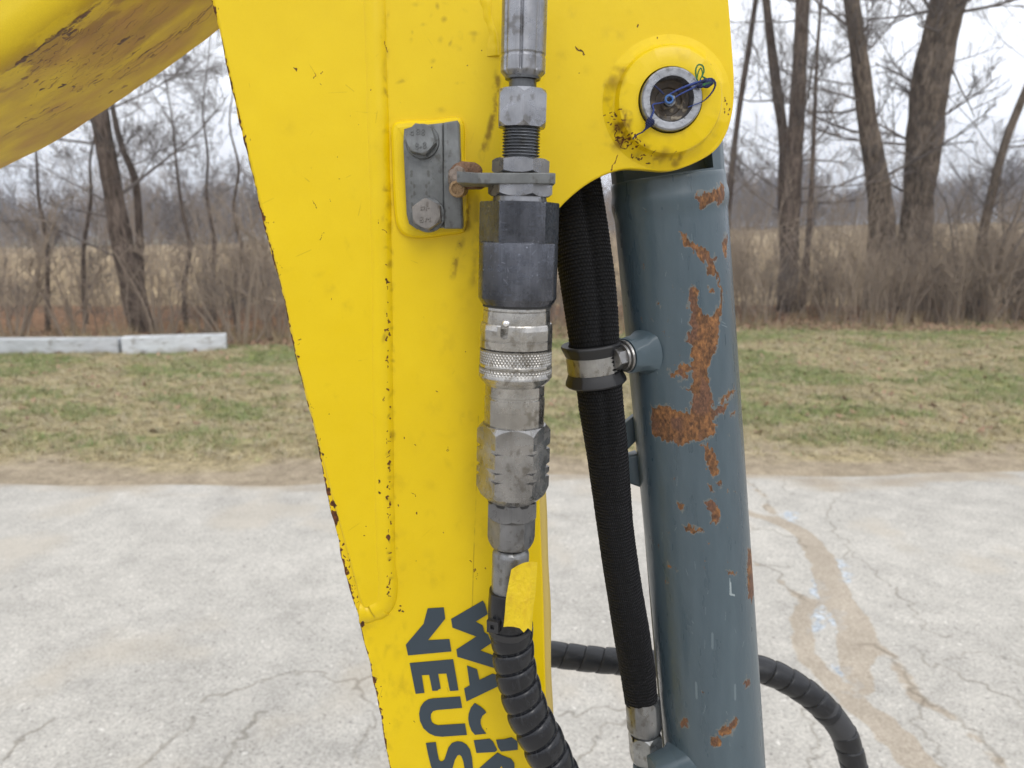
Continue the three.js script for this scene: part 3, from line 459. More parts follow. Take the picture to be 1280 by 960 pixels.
// doubler with its weld
const dblR = [[470, -50], [473, 60], [476, 150], [479, 250], [481, 350], [482, 480], [484, 600], [486, 690], [485, 735], [479, 752], [466, 760]];
part(arm, 'reinforcing_plate', aUV(plate([...leftEdge.filter(([, y]) => y < 700).map(([x, y]) => [x + 2.5 + sstep(500, 740, y) * 8, y]), [445, 728], [450, 748], [455, 759], ...smoothPx([...dblR].reverse(), 4)], D0 - 0.0022, 0.0075, 0.0018, D0)), armPaint);
function bead(parent, list, r, up, d, name, mat, wob = 0.12) { const pts = smoothPx(list, 3).map(([x, y]) => pt(x, y, d - up)); const g = sweep(pts, Math.max(40, list.length * 26), 18, (u, a, L) => r * (1 + wob * (fbm(u * L * (wob > 0.1 ? 110 : 60), a * 1.2 + 3 * Math.floor(a / 6.28), 2) - 0.5) + (wob > 0.1 ? 0.012 * Math.sin(u * L * 1100 + 2 * Math.sin(u * L * 130)) : 0))); return part(parent, name, name === 'weld_bead' && mat === armPaint ? aUV(g) : g, mat); }
bead(arm, [...dblR].map(([x, y]) => [x - 4 + 5 * sstep(700, 755, y), y - 1]), 0.0084, -0.0046, D0, 'weld_bead', armPaint, 0.07);
bead(arm, [[480, 751], [470, 757], [461, 760], [452, 760]], 0.0095, -0.0058, D0, 'weld_bead', armPaint, 0.35);
bead(arm, [[604, -40], [607, 10], [615, 40], [617, 72]], 0.0042, -0.0030, D0, 'weld_bead', armPaint, 0.5);
part(arm, 'bracket_pad', aUV(plate(smoothPx([[489.3, 180], [489, 163], [493, 154], [505, 151], [540, 150], [572, 147], [579, 152], [581, 200], [584, 280], [580, 290], [560, 294], [520, 298], [505, 294], [497, 284], [493, 262], [490, 200]], 5), D0 - 0.0046, 0.0095, 0.0040, D0)), armPaint);
// lettering on the sheet
{
  const ink = std({ color: new THREE.Color(0.030, 0.046, 0.062), roughness: 0.5 });
  const L2 = (l) => l.map(([x, y]) => [490 + x / 8, 840 + y / 8]), L1 = (l) => l.map(([x, y]) => [490 + x / 8, 740 + y / 8]);
  const letters = [L1([[358, 160], [518, 150], [533, 262], [360, 478], [575, 466], [595, 588], [162, 628], [140, 522], [318, 312], [325, 280]]),
    L1([[592, 265], [908, 82], [930, 120], [957, 216], [835, 292], [905, 328], [925, 400], [962, 420], [985, 480], [1005, 498], [880, 580], [1025, 632], [1050, 762], [655, 642], [645, 570], [845, 440], [605, 350]]),
    L2([[750, -70], [850, -32], [875, 75], [1005, 12], [1085, 35], [1090, 122], [745, 288], [722, 160], [778, 128]]),
    L2([[178, -94], [612, -132], [665, 178], [580, 184], [545, 8], [462, 12], [488, 160], [470, 165], [455, 180], [405, 182], [372, 22], [298, 25], [325, 202], [238, 212]]),
    L2([[682, 240], [702, 352], [450, 373], [412, 385], [390, 415], [388, 455], [400, 495], [425, 517], [460, 527], [730, 510], [750, 622], [500, 640], [430, 632], [370, 605], [315, 555], [282, 485], [272, 410], [286, 345], [318, 298], [360, 270], [410, 259]]),
    L2([[828, 305], [885, 340], [925, 375], [942, 400], [905, 430], [887, 470], [886, 510], [900, 555], [942, 610], [830, 621], [795, 580], [772, 520], [763, 460], [768, 410], [790, 350]]),
    L2([[818, 678], [975, 662], [1010, 690], [1052, 775], [1030, 792], [845, 803]]), L2([[1040, 672], [1120, 668], [1195, 648], [1255, 690], [1258, 770], [1090, 788], [1060, 745]]), L2([[1055, 800], [1100, 828], [1190, 862], [1222, 905], [1228, 1010], [1130, 1010], [1095, 930], [1045, 1010], [840, 1010], [875, 955], [960, 880]]),
    L2([[340, 705], [438, 695], [455, 800], [470, 870], [485, 888], [505, 888], [525, 870], [545, 810], [565, 750], [600, 705], [650, 688], [700, 693], [745, 720], [780, 770], [800, 850], [815, 1010], [735, 1010], [715, 890], [695, 835], [675, 820], [655, 828], [630, 870], [590, 1010], [420, 1010], [390, 930], [365, 830]])];
  for (const l of letters) part(arm, 'letter', plate(l, D0 - 0.0008, 0.0004, 0, D0), ink);
}
// pivot boss on the sheet
{
  const c = pt(838, 125, D0 - 0.0098).setZ(-D0), k = unit(125, D0), g = lathe([[38.9 * k, 0.0002], [38.9 * k, 0.0094], [39.4 * k, 0.0098], [60.5 * k, 0.0098], [62.6 * k, 0.0095], [63.8 * k, 0.0086], [64.6 * k, 0.0062], [66.5 * k, 0.0040], [70 * k, 0.0024], [75 * k, 0.0010], [80.5 * k, 0.0001], [80.5 * k, -0.004]].reverse(), 128, 0.55).rotateX(Math.PI / 2).translate(c.x, c.y, c.z);
  part(arm, 'pivot_boss', aUV(g), armPaint);
}

// --- shared metal surfaces
const metalTex = (() => {
  const c = pixels(512, 512, (i, j) => { const m = fbm(i / 110, j / 130, 5) - 0.5, s = fbm(i / 3, j / 60, 3) - 0.5, sp = sstep(0.6, 0.78, fbm(i / 50 + 70, j / 60, 5)), f = hash(i, j) - 0.5, v = 206 + m * 76 + s * 18 + f * 12; return [lerp(v, 120, sp * 0.4), lerp(v * 0.99, 112, sp * 0.4), lerp(v * 0.98, 100, sp * 0.4)]; });
  const r = pixels(256, 256, (i, j) => { const v = 110 + (fbm(i / 24, j / 24, 4) - 0.5) * 130 + (hash(i, j) - 0.5) * 30; return [128 + (fbm(i / 10, j / 10, 4) - 0.5) * 200, v, 0]; });
  return { c, r };
})();
function metal(color, rough, metal, rep = 3, bump = 0.00006) { const t = tex(metalTex.c, true, THREE.MirroredRepeatWrapping), r = tex(metalTex.r, false, THREE.MirroredRepeatWrapping), q = rep > 10 ? rep : 22; t.repeat.set(q, q); r.repeat.set(q * 1.3, q * 1.3); t.offset.set(0.53, 0.31); r.offset.set(0.57, 0.2); return std({ map: t, color, roughnessMap: r, roughness: rough, metalness: metal, bumpMap: r, bumpScale: bump }); }
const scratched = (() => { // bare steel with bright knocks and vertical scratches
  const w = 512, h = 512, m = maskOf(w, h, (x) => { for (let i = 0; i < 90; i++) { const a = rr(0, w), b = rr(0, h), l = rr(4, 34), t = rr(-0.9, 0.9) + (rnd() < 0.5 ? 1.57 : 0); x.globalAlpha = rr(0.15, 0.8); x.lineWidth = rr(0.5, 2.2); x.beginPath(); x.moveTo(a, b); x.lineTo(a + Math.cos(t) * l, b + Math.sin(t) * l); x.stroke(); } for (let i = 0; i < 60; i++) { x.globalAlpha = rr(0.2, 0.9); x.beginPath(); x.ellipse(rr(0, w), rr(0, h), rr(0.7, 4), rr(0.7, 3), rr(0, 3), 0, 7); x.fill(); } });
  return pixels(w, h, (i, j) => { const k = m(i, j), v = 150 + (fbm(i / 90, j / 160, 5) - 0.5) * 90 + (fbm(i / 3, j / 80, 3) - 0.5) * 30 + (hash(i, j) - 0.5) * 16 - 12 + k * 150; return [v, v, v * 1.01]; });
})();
const rgb = (r, g, b) => new THREE.Color(r, g, b);
const zinc = metal(rgb(0.44, 0.455, 0.495), 0.8, 0.8, 3), steelDark = metal(rgb(0.22, 0.235, 0.26), 0.95, 0.75, 3), steelBright = metal(rgb(0.60, 0.59, 0.565), 0.6, 0.9, 3), steelGrey = metal(rgb(0.28, 0.285, 0.295), 0.9, 0.6, 3), galva = metal(rgb(0.25, 0.265, 0.27), 1.15, 0.45, 30), rustMat = metal(rgb(0.28, 0.16, 0.10), 2.2, 0.0, 60, 0.0012), blackGap = std({ color: rgb(0.02, 0.02, 0.02), roughness: 0.8 });
const hexUV = (g, s = 1) => { const p = g.attributes.position, n = g.attributes.normal, uv = new Float32Array(p.count * 2); for (let i = 0; i < p.count; i++) { const ax = Math.abs(n.getX(i)), ay = Math.abs(n.getY(i)), az = Math.abs(n.getZ(i)); let u, v; if (ay > ax && ay > az) { u = p.getX(i); v = p.getZ(i); } else { u = ax > az ? p.getZ(i) : p.getX(i); v = p.getY(i); } uv[2 * i] = u * s; uv[2 * i + 1] = v * s; } g.setAttribute('uv', new THREE.BufferAttribute(uv, 2)); return g; };

// --- hose bracket: bolted steel plate with the welded holding arm
{
  const d = D0 - 0.0043, t = thing('hose_bracket', 'grey bolted steel bracket holding the coupling, rusty weld in its middle', 'bracket', pt(545, 225, d));
  const outline = [[508, 164], [522, 160], [556, 156.5], [557, 285], [524, 287], [514, 280], [511, 268], [507, 182]];
  part(t, 'base_plate', hexUV(crease(plate(outline, d - 0.0055, 0.0055, 0.0007, D0))), galva);
  part(t, 'raised_flange', hexUV(crease(plate([[556.5, 157.5], [574, 154.5], [576, 158], [580.5, 283], [579, 286], [557.5, 286]], d - 0.0095, 0.0095, 0.0011, D0))), galva);
  const boltAt = (x, y, tone, rot, marks) => {
    const p = pt(x, y, d - 0.0055), m = frame(p, V(-0.02, 0.06, 1), V(0, -1, 0)), k = unit(y, D0 - 0.012), R = 19.6 * k;
    const head = hexNut(0.0012, 0.0092, R, rot, [[R * 1.05, 0.0012], [R * 1.05, 0.0079], [R * 0.93, 0.0087], [R * 0.86, 0.0092]]);
    const b = part(t, 'bolt', hexUV(head.applyMatrix4(m)), tone);
    part(b, 'washer', lathe([[0, 0], [R * 1.06, 0], [R * 1.1, 0.0004], [R * 1.06, 0.0014], [0, 0.0014]], 40).applyMatrix4(m), galva);
    const strokes = []; for (const [a, c, e, f] of marks) { const A = V(a * R, 0.00925, c * R), B = V(e * R, 0.00925, f * R); strokes.push(sweep([A, A.clone().lerp(B, 0.5), B], 4, 6, () => 0.00035)); }
    part(b, 'head_marking', mergeGeometries(strokes).applyMatrix4(m), tone);
  };
  // strokes of the raised marks: letters above, 8 . 8 below
  const ring = (x, y, r) => { const o = []; for (let i = 0; i < 8; i++) { const a = i * 0.785, b = a + 0.785; o.push([x + Math.cos(a) * r, y + Math.sin(a) * r, x + Math.cos(b) * r, y + Math.sin(b) * r]); } return o; };
  const eight = (x, y) => [...ring(x, y - 0.09, 0.08), ...ring(x, y + 0.09, 0.09)];
  boltAt(528, 177, galva, 0.3, [...ring(-0.48, -0.33, 0.11).slice(1, 7), ...eight(-0.12, -0.42), ...eight(0.2, -0.4), ...eight(-0.2, 0.45), ...ring(0.02, 0.52, 0.03), ...eight(0.28, 0.4)]);
  boltAt(535.5, 269, metal(rgb(0.33, 0.31, 0.29), 1.3, 0.4, 30), 0.05, [...ring(-0.22, -0.35, 0.1), [-0.32, -0.5, -0.32, -0.2], [0.0, -0.5, 0.0, -0.2], [0.0, -0.35, 0.2, -0.35], ...eight(-0.3, 0.35), [-0.02, 0.2, -0.02, 0.5], [-0.02, 0.2, 0.1, 0.35], [0.1, 0.35, 0.22, 0.2], [0.22, 0.2, 0.22, 0.5]]);
  // arm: flat plate that grips the coupling between its nuts
  const a0 = pt(577, 222, 0.425), a1 = pt(694.5, 222, 0.400), h = 13.2 * unit(222, 0.400), sh = new THREE.Shape();
  const zf = -0.3985, zb = -0.432, x0 = a0.x, x1 = a1.x; sh.moveTo(x0, -zf - 0.010); sh.lineTo(x0 + 0.010, -zf); sh.lineTo(x1 - 0.003, -zf); sh.lineTo(x1, -zf + 0.003); sh.lineTo(x1, -zb); sh.lineTo(x0, -zb);
  const yb = pt(640, 229.5, 0.3985).y; const g = new THREE.ExtrudeGeometry(sh, { depth: h - 0.001, bevelThickness: 0.0005, bevelSize: 0.0005, bevelOffset: -0.0005, bevelSegments: 2 }).rotateX(-Math.PI / 2);
  part(t, 'holding_arm', hexUV(crease(g.translate(0, yb + 0.0005, 0))), galva);
  const lump = (x, y, dd, r, sx, sy, mat, name) => { const s = new THREE.IcosahedronGeometry(1, 4), p = s.attributes.position; for (let i = 0; i < p.count; i++) { const v = V(p.getX(i), p.getY(i), p.getZ(i)), n = 1 + 0.5 * (fbm(v.x * 2.3 + x, v.y * 2.3 + v.z * 1.7, 3) - 0.5); p.setXYZ(i, v.x * n * r * sx, v.y * n * r * sy, v.z * n * r); } const gg = mergeVertices(s.deleteAttribute('normal').deleteAttribute('uv')); gg.computeVertexNormals(); planarUV(gg, 0, 0, 1, 1); const q = pt(x, y, dd); return part(t, name, gg.translate(q.x, q.y, q.z), mat); };
  lump(583, 216, 0.434, 0.0068, 1.35, 0.95, rustMat, 'weld'); lump(574, 222, 0.431, 0.0052, 1.1, 1.2, metal(rgb(0.33, 0.27, 0.23), 1.8, 0.1, 60, 0.001), 'weld'); lump(592, 226, 0.428, 0.005, 1.6, 0.9, rustMat, 'weld');
  const q = pt(572, 236, 0.428), ax = frame(q, V(-0.12, -0.05, 1), V(0, -1, 0)); part(t, 'rod_end', lathe([[0, -0.008], [0.0046, -0.008], [0.0046, 0.001], [0.0041, 0.002], [0.003, 0.0022], [0.0028, 0.0014], [0, 0.0014]], 28).applyMatrix4(ax), metal(rgb(0.45, 0.30, 0.16), 1.7, 0.1, 60, 0.0008));
}

// --- quick coupling: everything turned on one axis
const DC = 0.415;
const cAxis = (() => {
  const x = (py) => 656 - 0.0254 * py, P0 = pt(x(0), 0, DC), P1 = pt(x(700), 700, DC), up = P0.clone().sub(P1).normalize(), m = frame(P0, up);
  return { m, up, s: (py) => pt(x(py), py, DC).sub(P0).dot(up), k: (py) => unit(py, DC), at: (py) => pt(x(py), py, DC) };
})();
const turned = (list, seg = 72, c = 0.5) => lathe(list.map(([py, hw]) => [hw * cAxis.k(py), cAxis.s(py)]).reverse(), seg, c).applyMatrix4(cAxis.m);
const nutAt = (py0, py1, hw, rot, prof) => { const R = hw * cAxis.k((py0 + py1) / 2); return hexUV(hexNut(cAxis.s(py1), cAxis.s(py0), R, rot, prof?.map(([py, f]) => [f * R, cAxis.s(py)]).reverse()).applyMatrix4(cAxis.m)); };
{
  const t = thing('quick_coupling', 'grey steel hydraulic quick coupling standing upright in front of the yellow arm', 'coupling', cAxis.at(690));
  // crimped ferrule of the upper hose
  {
    const top = cAxis.s(-40), bot = cAxis.s(97), pr = []; const R = 28.2 * cAxis.k(40);
    const n = 150, m = 120, pos = [], uv = [], idx = [];
    for (let i = 0; i <= n; i++) { const y = lerp(bot, top, i / n), py = lerp(97, -40, i / n); for (let j = 0; j <= m; j++) { const a = j / m * Math.PI * 2, f = (((a + 0.515) / (Math.PI * 2) * 8) % 1 + 1) % 1, gr = Math.exp(-Math.pow((f - 0.5) / 0.055, 2)), flat = Math.cos((f < 0.5 ? f : f - 1) * Math.PI / 4 * 0.8); let r = R * (0.97 + 0.03 * flat) - gr * 0.0017 * sstep(97, 88, py); if (py > 68 && py < 72) r -= 0.0004; if (py > 91) r -= 0.0022 * (py - 91) / 6; pos.push(Math.sin(a) * r, y, Math.cos(a) * r); uv.push(j / m * 0.07, y); } }
    for (let i = 0; i < n; i++) for (let j = 0; j < m; j++) { const a = i * (m + 1) + j, b = a + m + 1; idx.push(a, a + 1, b, a + 1, b + 1, b); }
    const g = new THREE.BufferGeometry(); g.setAttribute('position', new THREE.Float32BufferAttribute(pos, 3)); g.setAttribute('uv', new THREE.Float32BufferAttribute(uv, 2)); g.setIndex(idx); g.computeVertexNormals();
    part(t, 'ferrule', g.applyMatrix4(cAxis.m), zinc);
  }
  part(t, 'neck', turned([[93, 0], [94, 23], [100, 22], [101, 17.3], [118, 17.3], [118, 0]]), steelDark);
  part(t, 'hex_nut', nutAt(113, 160, 33.2, 0.06), zinc);
  { const l = [[158, 0], [158, 22]]; for (let i = 0; i < 11; i++) { const y = 159 + i * 3.9; l.push([y, 23.4], [y + 0.9, 23.6], [y + 2.1, 20.6], [y + 2.6, 20.6]); } l.push([202, 22], [202, 0]); part(t, 'thread', turned(l, 64, 0.3), steelDark); }
  part(t, 'hex_nut', nutAt(199, 217, 36, 0.42), zinc);
  part(t, 'hex_nut', nutAt(227, 246, 40.5, 0.38, [[227, 1.05], [240, 1.05], [243, 0.98], [246, 0.88]]), zinc);
  part(t, 'collar', turned([[244, 0], [244, 33], [252, 34], [256, 33], [256, 0]]), zinc);
  // body: wrench flats above, round below
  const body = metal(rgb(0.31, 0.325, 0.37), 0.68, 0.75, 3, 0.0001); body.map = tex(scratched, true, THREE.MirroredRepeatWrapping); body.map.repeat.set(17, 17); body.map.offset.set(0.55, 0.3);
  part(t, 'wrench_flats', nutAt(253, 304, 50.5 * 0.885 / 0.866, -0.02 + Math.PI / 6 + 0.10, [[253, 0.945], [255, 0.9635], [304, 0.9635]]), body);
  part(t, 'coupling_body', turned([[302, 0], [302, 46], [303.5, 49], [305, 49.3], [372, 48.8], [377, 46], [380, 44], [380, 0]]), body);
  part(t, 'seal_ring', turned([[378, 0], [378, 43], [383, 43], [383, 0]]), blackGap);
  part(t, 'socket_tube', turned([[381, 0], [381, 41.5], [386, 42], [387, 41], [388, 42], [407, 42], [407, 0]]), steelBright);
  { const p = cAxis.at(404), k = cAxis.k(404); const s = new THREE.SphereGeometry(5.0 * k, 24, 16), a = Math.asin(-13 / 42); part(t, 'locking_ball', s.translate(p.x + Math.sin(a) * 40.5 * k, p.y + 0.0018, p.z + Math.cos(a) * 40.5 * k), std({ color: rgb(0.85, 0.85, 0.86), metalness: 1, roughness: 0.12 })); }
  { // locking sleeve with its notch
    const sl = lathe([[463, 0], [463, 38], [474, 42], [471.5, 45.6], [466, 46.2], [463, 45], [462, 44.6], [456, 44.6], [455.5, 44.2], [453, 44.4], [436, 44.4], [433, 44.8], [424, 45], [423.4, 44.4], [422.6, 44.4], [422, 45], [410, 45.2], [404.5, 44.6], [403, 43.6], [403, 0]].map(([py, hw]) => [hw * cAxis.k(py), cAxis.s(py)]).sort((a, b) => 0).filter((_, i) => i !== 0), 96, 0.45);
    const p = cAxis.k(410), a = Math.asin(-14.5 / 44), cut = new THREE.CylinderGeometry(5 * p, 5 * p, 0.012, 24).rotateX(Math.PI / 2).translate(0, cAxis.s(414), 45 * p).rotateY(a), cut2 = new THREE.BoxGeometry(10 * p, 12 * p, 0.012).translate(0, cAxis.s(414) + 6 * p, 45 * p).rotateY(a);
    let g = sl; try { const closed = new THREE.LatheGeometry([[403, 0], [403, 43.6], [404.5, 44.6], [410, 45.2], [422, 45], [422.6, 44.3], [423.4, 44.3], [424, 45], [433, 44.8], [435, 43.6], [464, 43.6], [464, 0]].map(([py, hw]) => new THREE.Vector2(hw * cAxis.k(py), cAxis.s(py))).reverse(), 96, -Math.PI); g = csg(csg(mergeVertices(closed, 1e-7).toNonIndexed(), cut, SUBTRACTION), cut2, SUBTRACTION); g = hexUV(crease(g, 0.5)); } catch (e) { console.log('csg', e.message); }
    part(t, 'locking_sleeve', g.applyMatrix4(cAxis.m), steelBright);
    part(t, 'sleeve_lip', turned([[462, 0], [462, 44.4], [465, 45.4], [469, 45.8], [473, 43.5], [478, 38.5], [480, 37], [480, 0]]), steelBright);
    for (const [y0, y1, hw] of [[435.5, 453.5, 45.0], [457, 466.5, 45.6]]) { // knurled bands
      const n = 40, m = 360, pos = [], uv = [], idx = [], c = 62; for (let i = 0; i <= n; i++) { const py = lerp(y1, y0, i / n), y = cAxis.s(py), e = sstep(0, 0.1, i / n) * sstep(1, 0.9, i / n); for (let j = 0; j <= m; j++) { const q = j / m, a = q * Math.PI * 2, z = (py - 430) / 6.2, tri = (x) => Math.abs(((x % 1) + 1) % 1 - 0.5) * 2; const kn = Math.min(tri(q * c + z), tri(q * c - z)); const r = hw * cAxis.k(py) - 0.0007 * (1 - Math.min(1, kn * 1.5)) * e; pos.push(Math.sin(a) * r, y, Math.cos(a) * r); uv.push(q * 0.12, y); } }
      for (let i = 0; i < n; i++) for (let j = 0; j < m; j++) { const a = i * (m + 1) + j, b = a + m + 1; idx.push(a, a + 1, b, a + 1, b + 1, b); }
      const kg = new THREE.BufferGeometry(); kg.setAttribute('position', new THREE.Float32BufferAttribute(pos, 3)); kg.setAttribute('uv', new THREE.Float32BufferAttribute(uv, 2)); kg.setIndex(idx); kg.computeVertexNormals(); part(t, 'knurled_band', kg.applyMatrix4(cAxis.m), steelBright);
    }
    part(t, 'sleeve_groove', turned([[452.5, 0], [452.5, 44.2], [454, 44.9], [456.5, 45], [458, 44.6], [458, 0]]), steelBright);
  }
  part(t, 'plug_tube', turned([[476, 0], [476, 36.8], [492, 37], [493, 36.2], [495, 36.2], [496, 37.4], [498, 37.6], [534, 37.2], [538, 36], [540, 34], [540, 0]]), steelBright);
  part(t, 'hex_body', nutAt(529, 623, 45.6, Math.PI / 6 + 0.02, [[529, 0.86], [532, 0.92], [537, 1.01], [553, 1.01], [554.5, 0.905], [558, 0.905], [559.5, 1.01], [576, 1.01], [577.5, 0.905], [581, 0.905], [582.5, 1.01], [588, 1.01], [589.5, 0.905], [592, 0.905], [594, 1.01], [606, 1.0], [614, 0.90], [621, 0.74], [623, 0.70]]), metal(rgb(0.47, 0.47, 0.47), 0.62, 0.88, 3, 0.00006));
  part(t, 'o_ring', turned([[620, 0], [620, 30], [624, 30.5], [627, 30], [627, 0]]), blackGap);
  part(t, 'thin_nut', nutAt(623.5, 646, 34.2, 0.02, [[623.5, 0.93], [626, 1.02], [640, 1.02], [646, 0.84]]), steelGrey);
  part(t, 'hex_nut', nutAt(641, 681, 29.6, Math.PI / 6 + 0.03, [[641, 0.92], [645, 1.02], [668, 1.02], [675, 0.96], [681, 0.84]]), steelGrey);
  part(t, 'neck', turned([[676, 0], [676, 15], [690, 15], [690, 0]]), steelDark);
}
// --- hose below the coupling, wrapped in black plastic spiral
function wrapRadius(R, pitch, sgn, ph, bulge, step) { return (u, a, L) => { const f = ((u * L / pitch + sgn * a / (2 * Math.PI) + ph) % 1 + 1) % 1, edge = Math.min(f, 1 - f); return R(u) * (1 - step + step * 1.0 * (1 - f) + bulge * (1 - Math.pow(Math.abs(2 * f - 1), 3.2))) - 0.0009 * Math.exp(-Math.pow(edge / 0.026, 2)); }; }
const wrapTex = (() => { const c = pixels(256, 256, (i, j) => { const m = fbm(i / 40, j / 40, 4) - 0.5, f = hash(i, j) - 0.5, d = sstep(0.56, 0.75, fbm(i / 26 + 20, j / 18, 4)); const v = 25 + m * 12 + f * 5; return [v + d * 12, v + 1 + d * 12, v + 5 + d * 11]; }); const t = tex(c); t.repeat.set(16, 3); return t; })();
const wrapMat = std({ map: wrapTex, roughness: 0.42, specularIntensity: 0.9, bumpMap: (() => { const t = tex(metalTex.r, false); t.repeat.set(20, 4); return t; })(), bumpScale: 0.0001 });
wrapMat.roughness = 0.27;
{
  const t = thing('spiral_wrapped_hose', 'black hose in spiral wrap hanging from the quick coupling over the lettering', 'hose', cAxis.at(760));
  const k = (py) => unit(py, DC);
  const fm = metal(rgb(0.40, 0.41, 0.42), 0.85, 0.75, 3);
  part(t, 'ferrule', turned([[685, 0], [685, 19], [688, 22], [691, 23], [720, 23], [722, 22.6], [724, 23], [760, 22.8], [760, 0]]), fm);
  part(t, 'hose_end', sweep([pt(637, 736, DC), pt(637, 765, DC), pt(638, 795, DC)], 30, 40, (u, a) => (25.2 + 2.0 * Math.sin(u * 3.1)) * unit(765, DC) * (1 + 0.012 * Math.sin(a * 2))), wrapMat);
  const ctr = [[639.5, 782, 0.415], [641, 810, 0.415], [645, 840, 0.414], [653, 870, 0.413], [662, 895, 0.412], [675, 920, 0.411], [690, 953, 0.410], [706, 990, 0.409], [724, 1040, 0.408]].map(([x, y, d]) => pt(x, y, d));
  part(t, 'spiral_wrap', sweep(ctr, 620, 72, wrapRadius((u) => (24.2 + 2 * sstep(0.2, 0.8, u)) * unit(880, DC), 0.0122, -1, 0.42, 0.12, 0.07)), wrapMat);
}
{ // tie and tag
  const t = thing('cable_tie', 'black cable tie with square head round the wrapped hose', 'cable tie', pt(638, 783, DC));
  const k = unit(783, DC), c = pt(638, 783, DC);
  const tm = std({ color: rgb(0.022, 0.022, 0.024), roughness: 0.45 });
  part(t, 'band', lathe([[26.6 * k, -0.0021], [28.3 * k, -0.002], [28.3 * k, 0.002], [26.6 * k, 0.0021]], 60).applyMatrix4(frame(c, V(0.02, 1, 0.12))), tm);
  const h = pt(618, 782.5, DC - 0.0115), s = 13.5 * k, ring = new THREE.Shape(); ring.moveTo(-s / 2, -s / 2); ring.lineTo(s / 2, -s / 2); ring.lineTo(s / 2, s / 2); ring.lineTo(-s / 2, s / 2);
  const ho = new THREE.Path(); ho.moveTo(-s * 0.24, -s * 0.26); ho.lineTo(-s * 0.24, s * 0.26); ho.lineTo(s * 0.2, s * 0.26); ho.lineTo(s * 0.2, -s * 0.26); ring.holes.push(ho);
  part(t, 'tie_head', crease(new THREE.ExtrudeGeometry(ring, { depth: 0.003, bevelThickness: 0.0005, bevelSize: 0.0004, bevelSegments: 2 }).rotateY(-0.35).translate(h.x, h.y, h.z - 0.0015)), tm);
  part(t, 'tie_tail', new THREE.BoxGeometry(s * 0.36, s * 0.42, 0.003).rotateY(-0.35).translate(h.x - 0.0002, h.y, h.z - 0.0012), std({ color: rgb(0.012, 0.012, 0.013), roughness: 0.6 }));
}
{
  const t = thing('plastic_tag', 'yellow plastic strip standing out over the black hose collar', 'tag', pt(648, 786, 0.399));
  const Lf = smoothPx([[639, 712], [636, 728], [632.5, 748], [631, 768], [629, 786]], 4), Rt = smoothPx([[672, 702.5], [670.5, 725], [669.5, 741], [666.5, 762], [665, 788]], 4), n = Lf.length - 1, m = 14, pos = [], uv = [], idx = [];
  for (const side of [0, 1]) for (let i = 0; i <= n; i++) for (let j = 0; j <= m; j++) {
    const q = j / m, v = i / n; let x = lerp(Lf[i][0], Rt[i][0], q), y = lerp(Lf[i][1], Rt[i][1], q); y -= Math.sin(Math.PI * q) * 4 * (1 - v) * (1 - v); if (v > 0.95) y += (noise(q * 7, 5) - 0.5) * 7;
    const z = DC - 0.0185 - 0.0045 * Math.sin(Math.PI * q) + 0.0035 * (1 - v) * q + 0.0012 * (noise(q * 4, v * 7) - 0.5) + side * 0.0012, p = pt(x, y, z); pos.push(p.x, p.y, p.z); uv.push(q, v);
  }
  const S = (n + 1) * (m + 1), id = (s, i, j) => s * S + i * (m + 1) + j; for (let i = 0; i < n; i++) for (let j = 0; j < m; j++) { idx.push(id(0, i, j), id(0, i + 1, j), id(0, i, j + 1), id(0, i, j + 1), id(0, i + 1, j), id(0, i + 1, j + 1), id(1, i, j), id(1, i, j + 1), id(1, i + 1, j), id(1, i, j + 1), id(1, i + 1, j + 1), id(1, i + 1, j)); }
  for (let j = 0; j < m; j++) idx.push(id(0, 0, j), id(0, 0, j + 1), id(1, 0, j), id(0, 0, j + 1), id(1, 0, j + 1), id(1, 0, j), id(0, n, j), id(1, n, j), id(0, n, j + 1), id(0, n, j + 1), id(1, n, j), id(1, n, j + 1));
  for (let i = 0; i < n; i++) idx.push(id(0, i, 0), id(1, i, 0), id(0, i + 1, 0), id(1, i, 0), id(1, i + 1, 0), id(0, i + 1, 0), id(0, i, m), id(0, i + 1, m), id(1, i, m), id(1, i, m), id(0, i + 1, m), id(1, i + 1, m));
  const g = new THREE.BufferGeometry(); g.setAttribute('position', new THREE.Float32BufferAttribute(pos, 3)); g.setAttribute('uv', new THREE.Float32BufferAttribute(uv, 2)); g.setIndex(idx); g.computeVertexNormals();
  const tt = tex(pixels(128, 256, (i, j) => { const mm = fbm(i / 20, j / 26, 4) - 0.5, s = sstep(0.45, 0.85, fbm(i / 24 + 4, j / 40, 4)); return [214 + mm * 10 - s * 10, 184 + mm * 10 - s * 14, 12 + s * 6]; }));
  part(t, 'strip', crease(g, 0.9), std({ map: tt, roughness: 0.5, bumpMap: (() => { const b = tex(metalTex.r, false); b.repeat.set(0.5, 1); return b; })(), bumpScale: 0.0006 }));
}

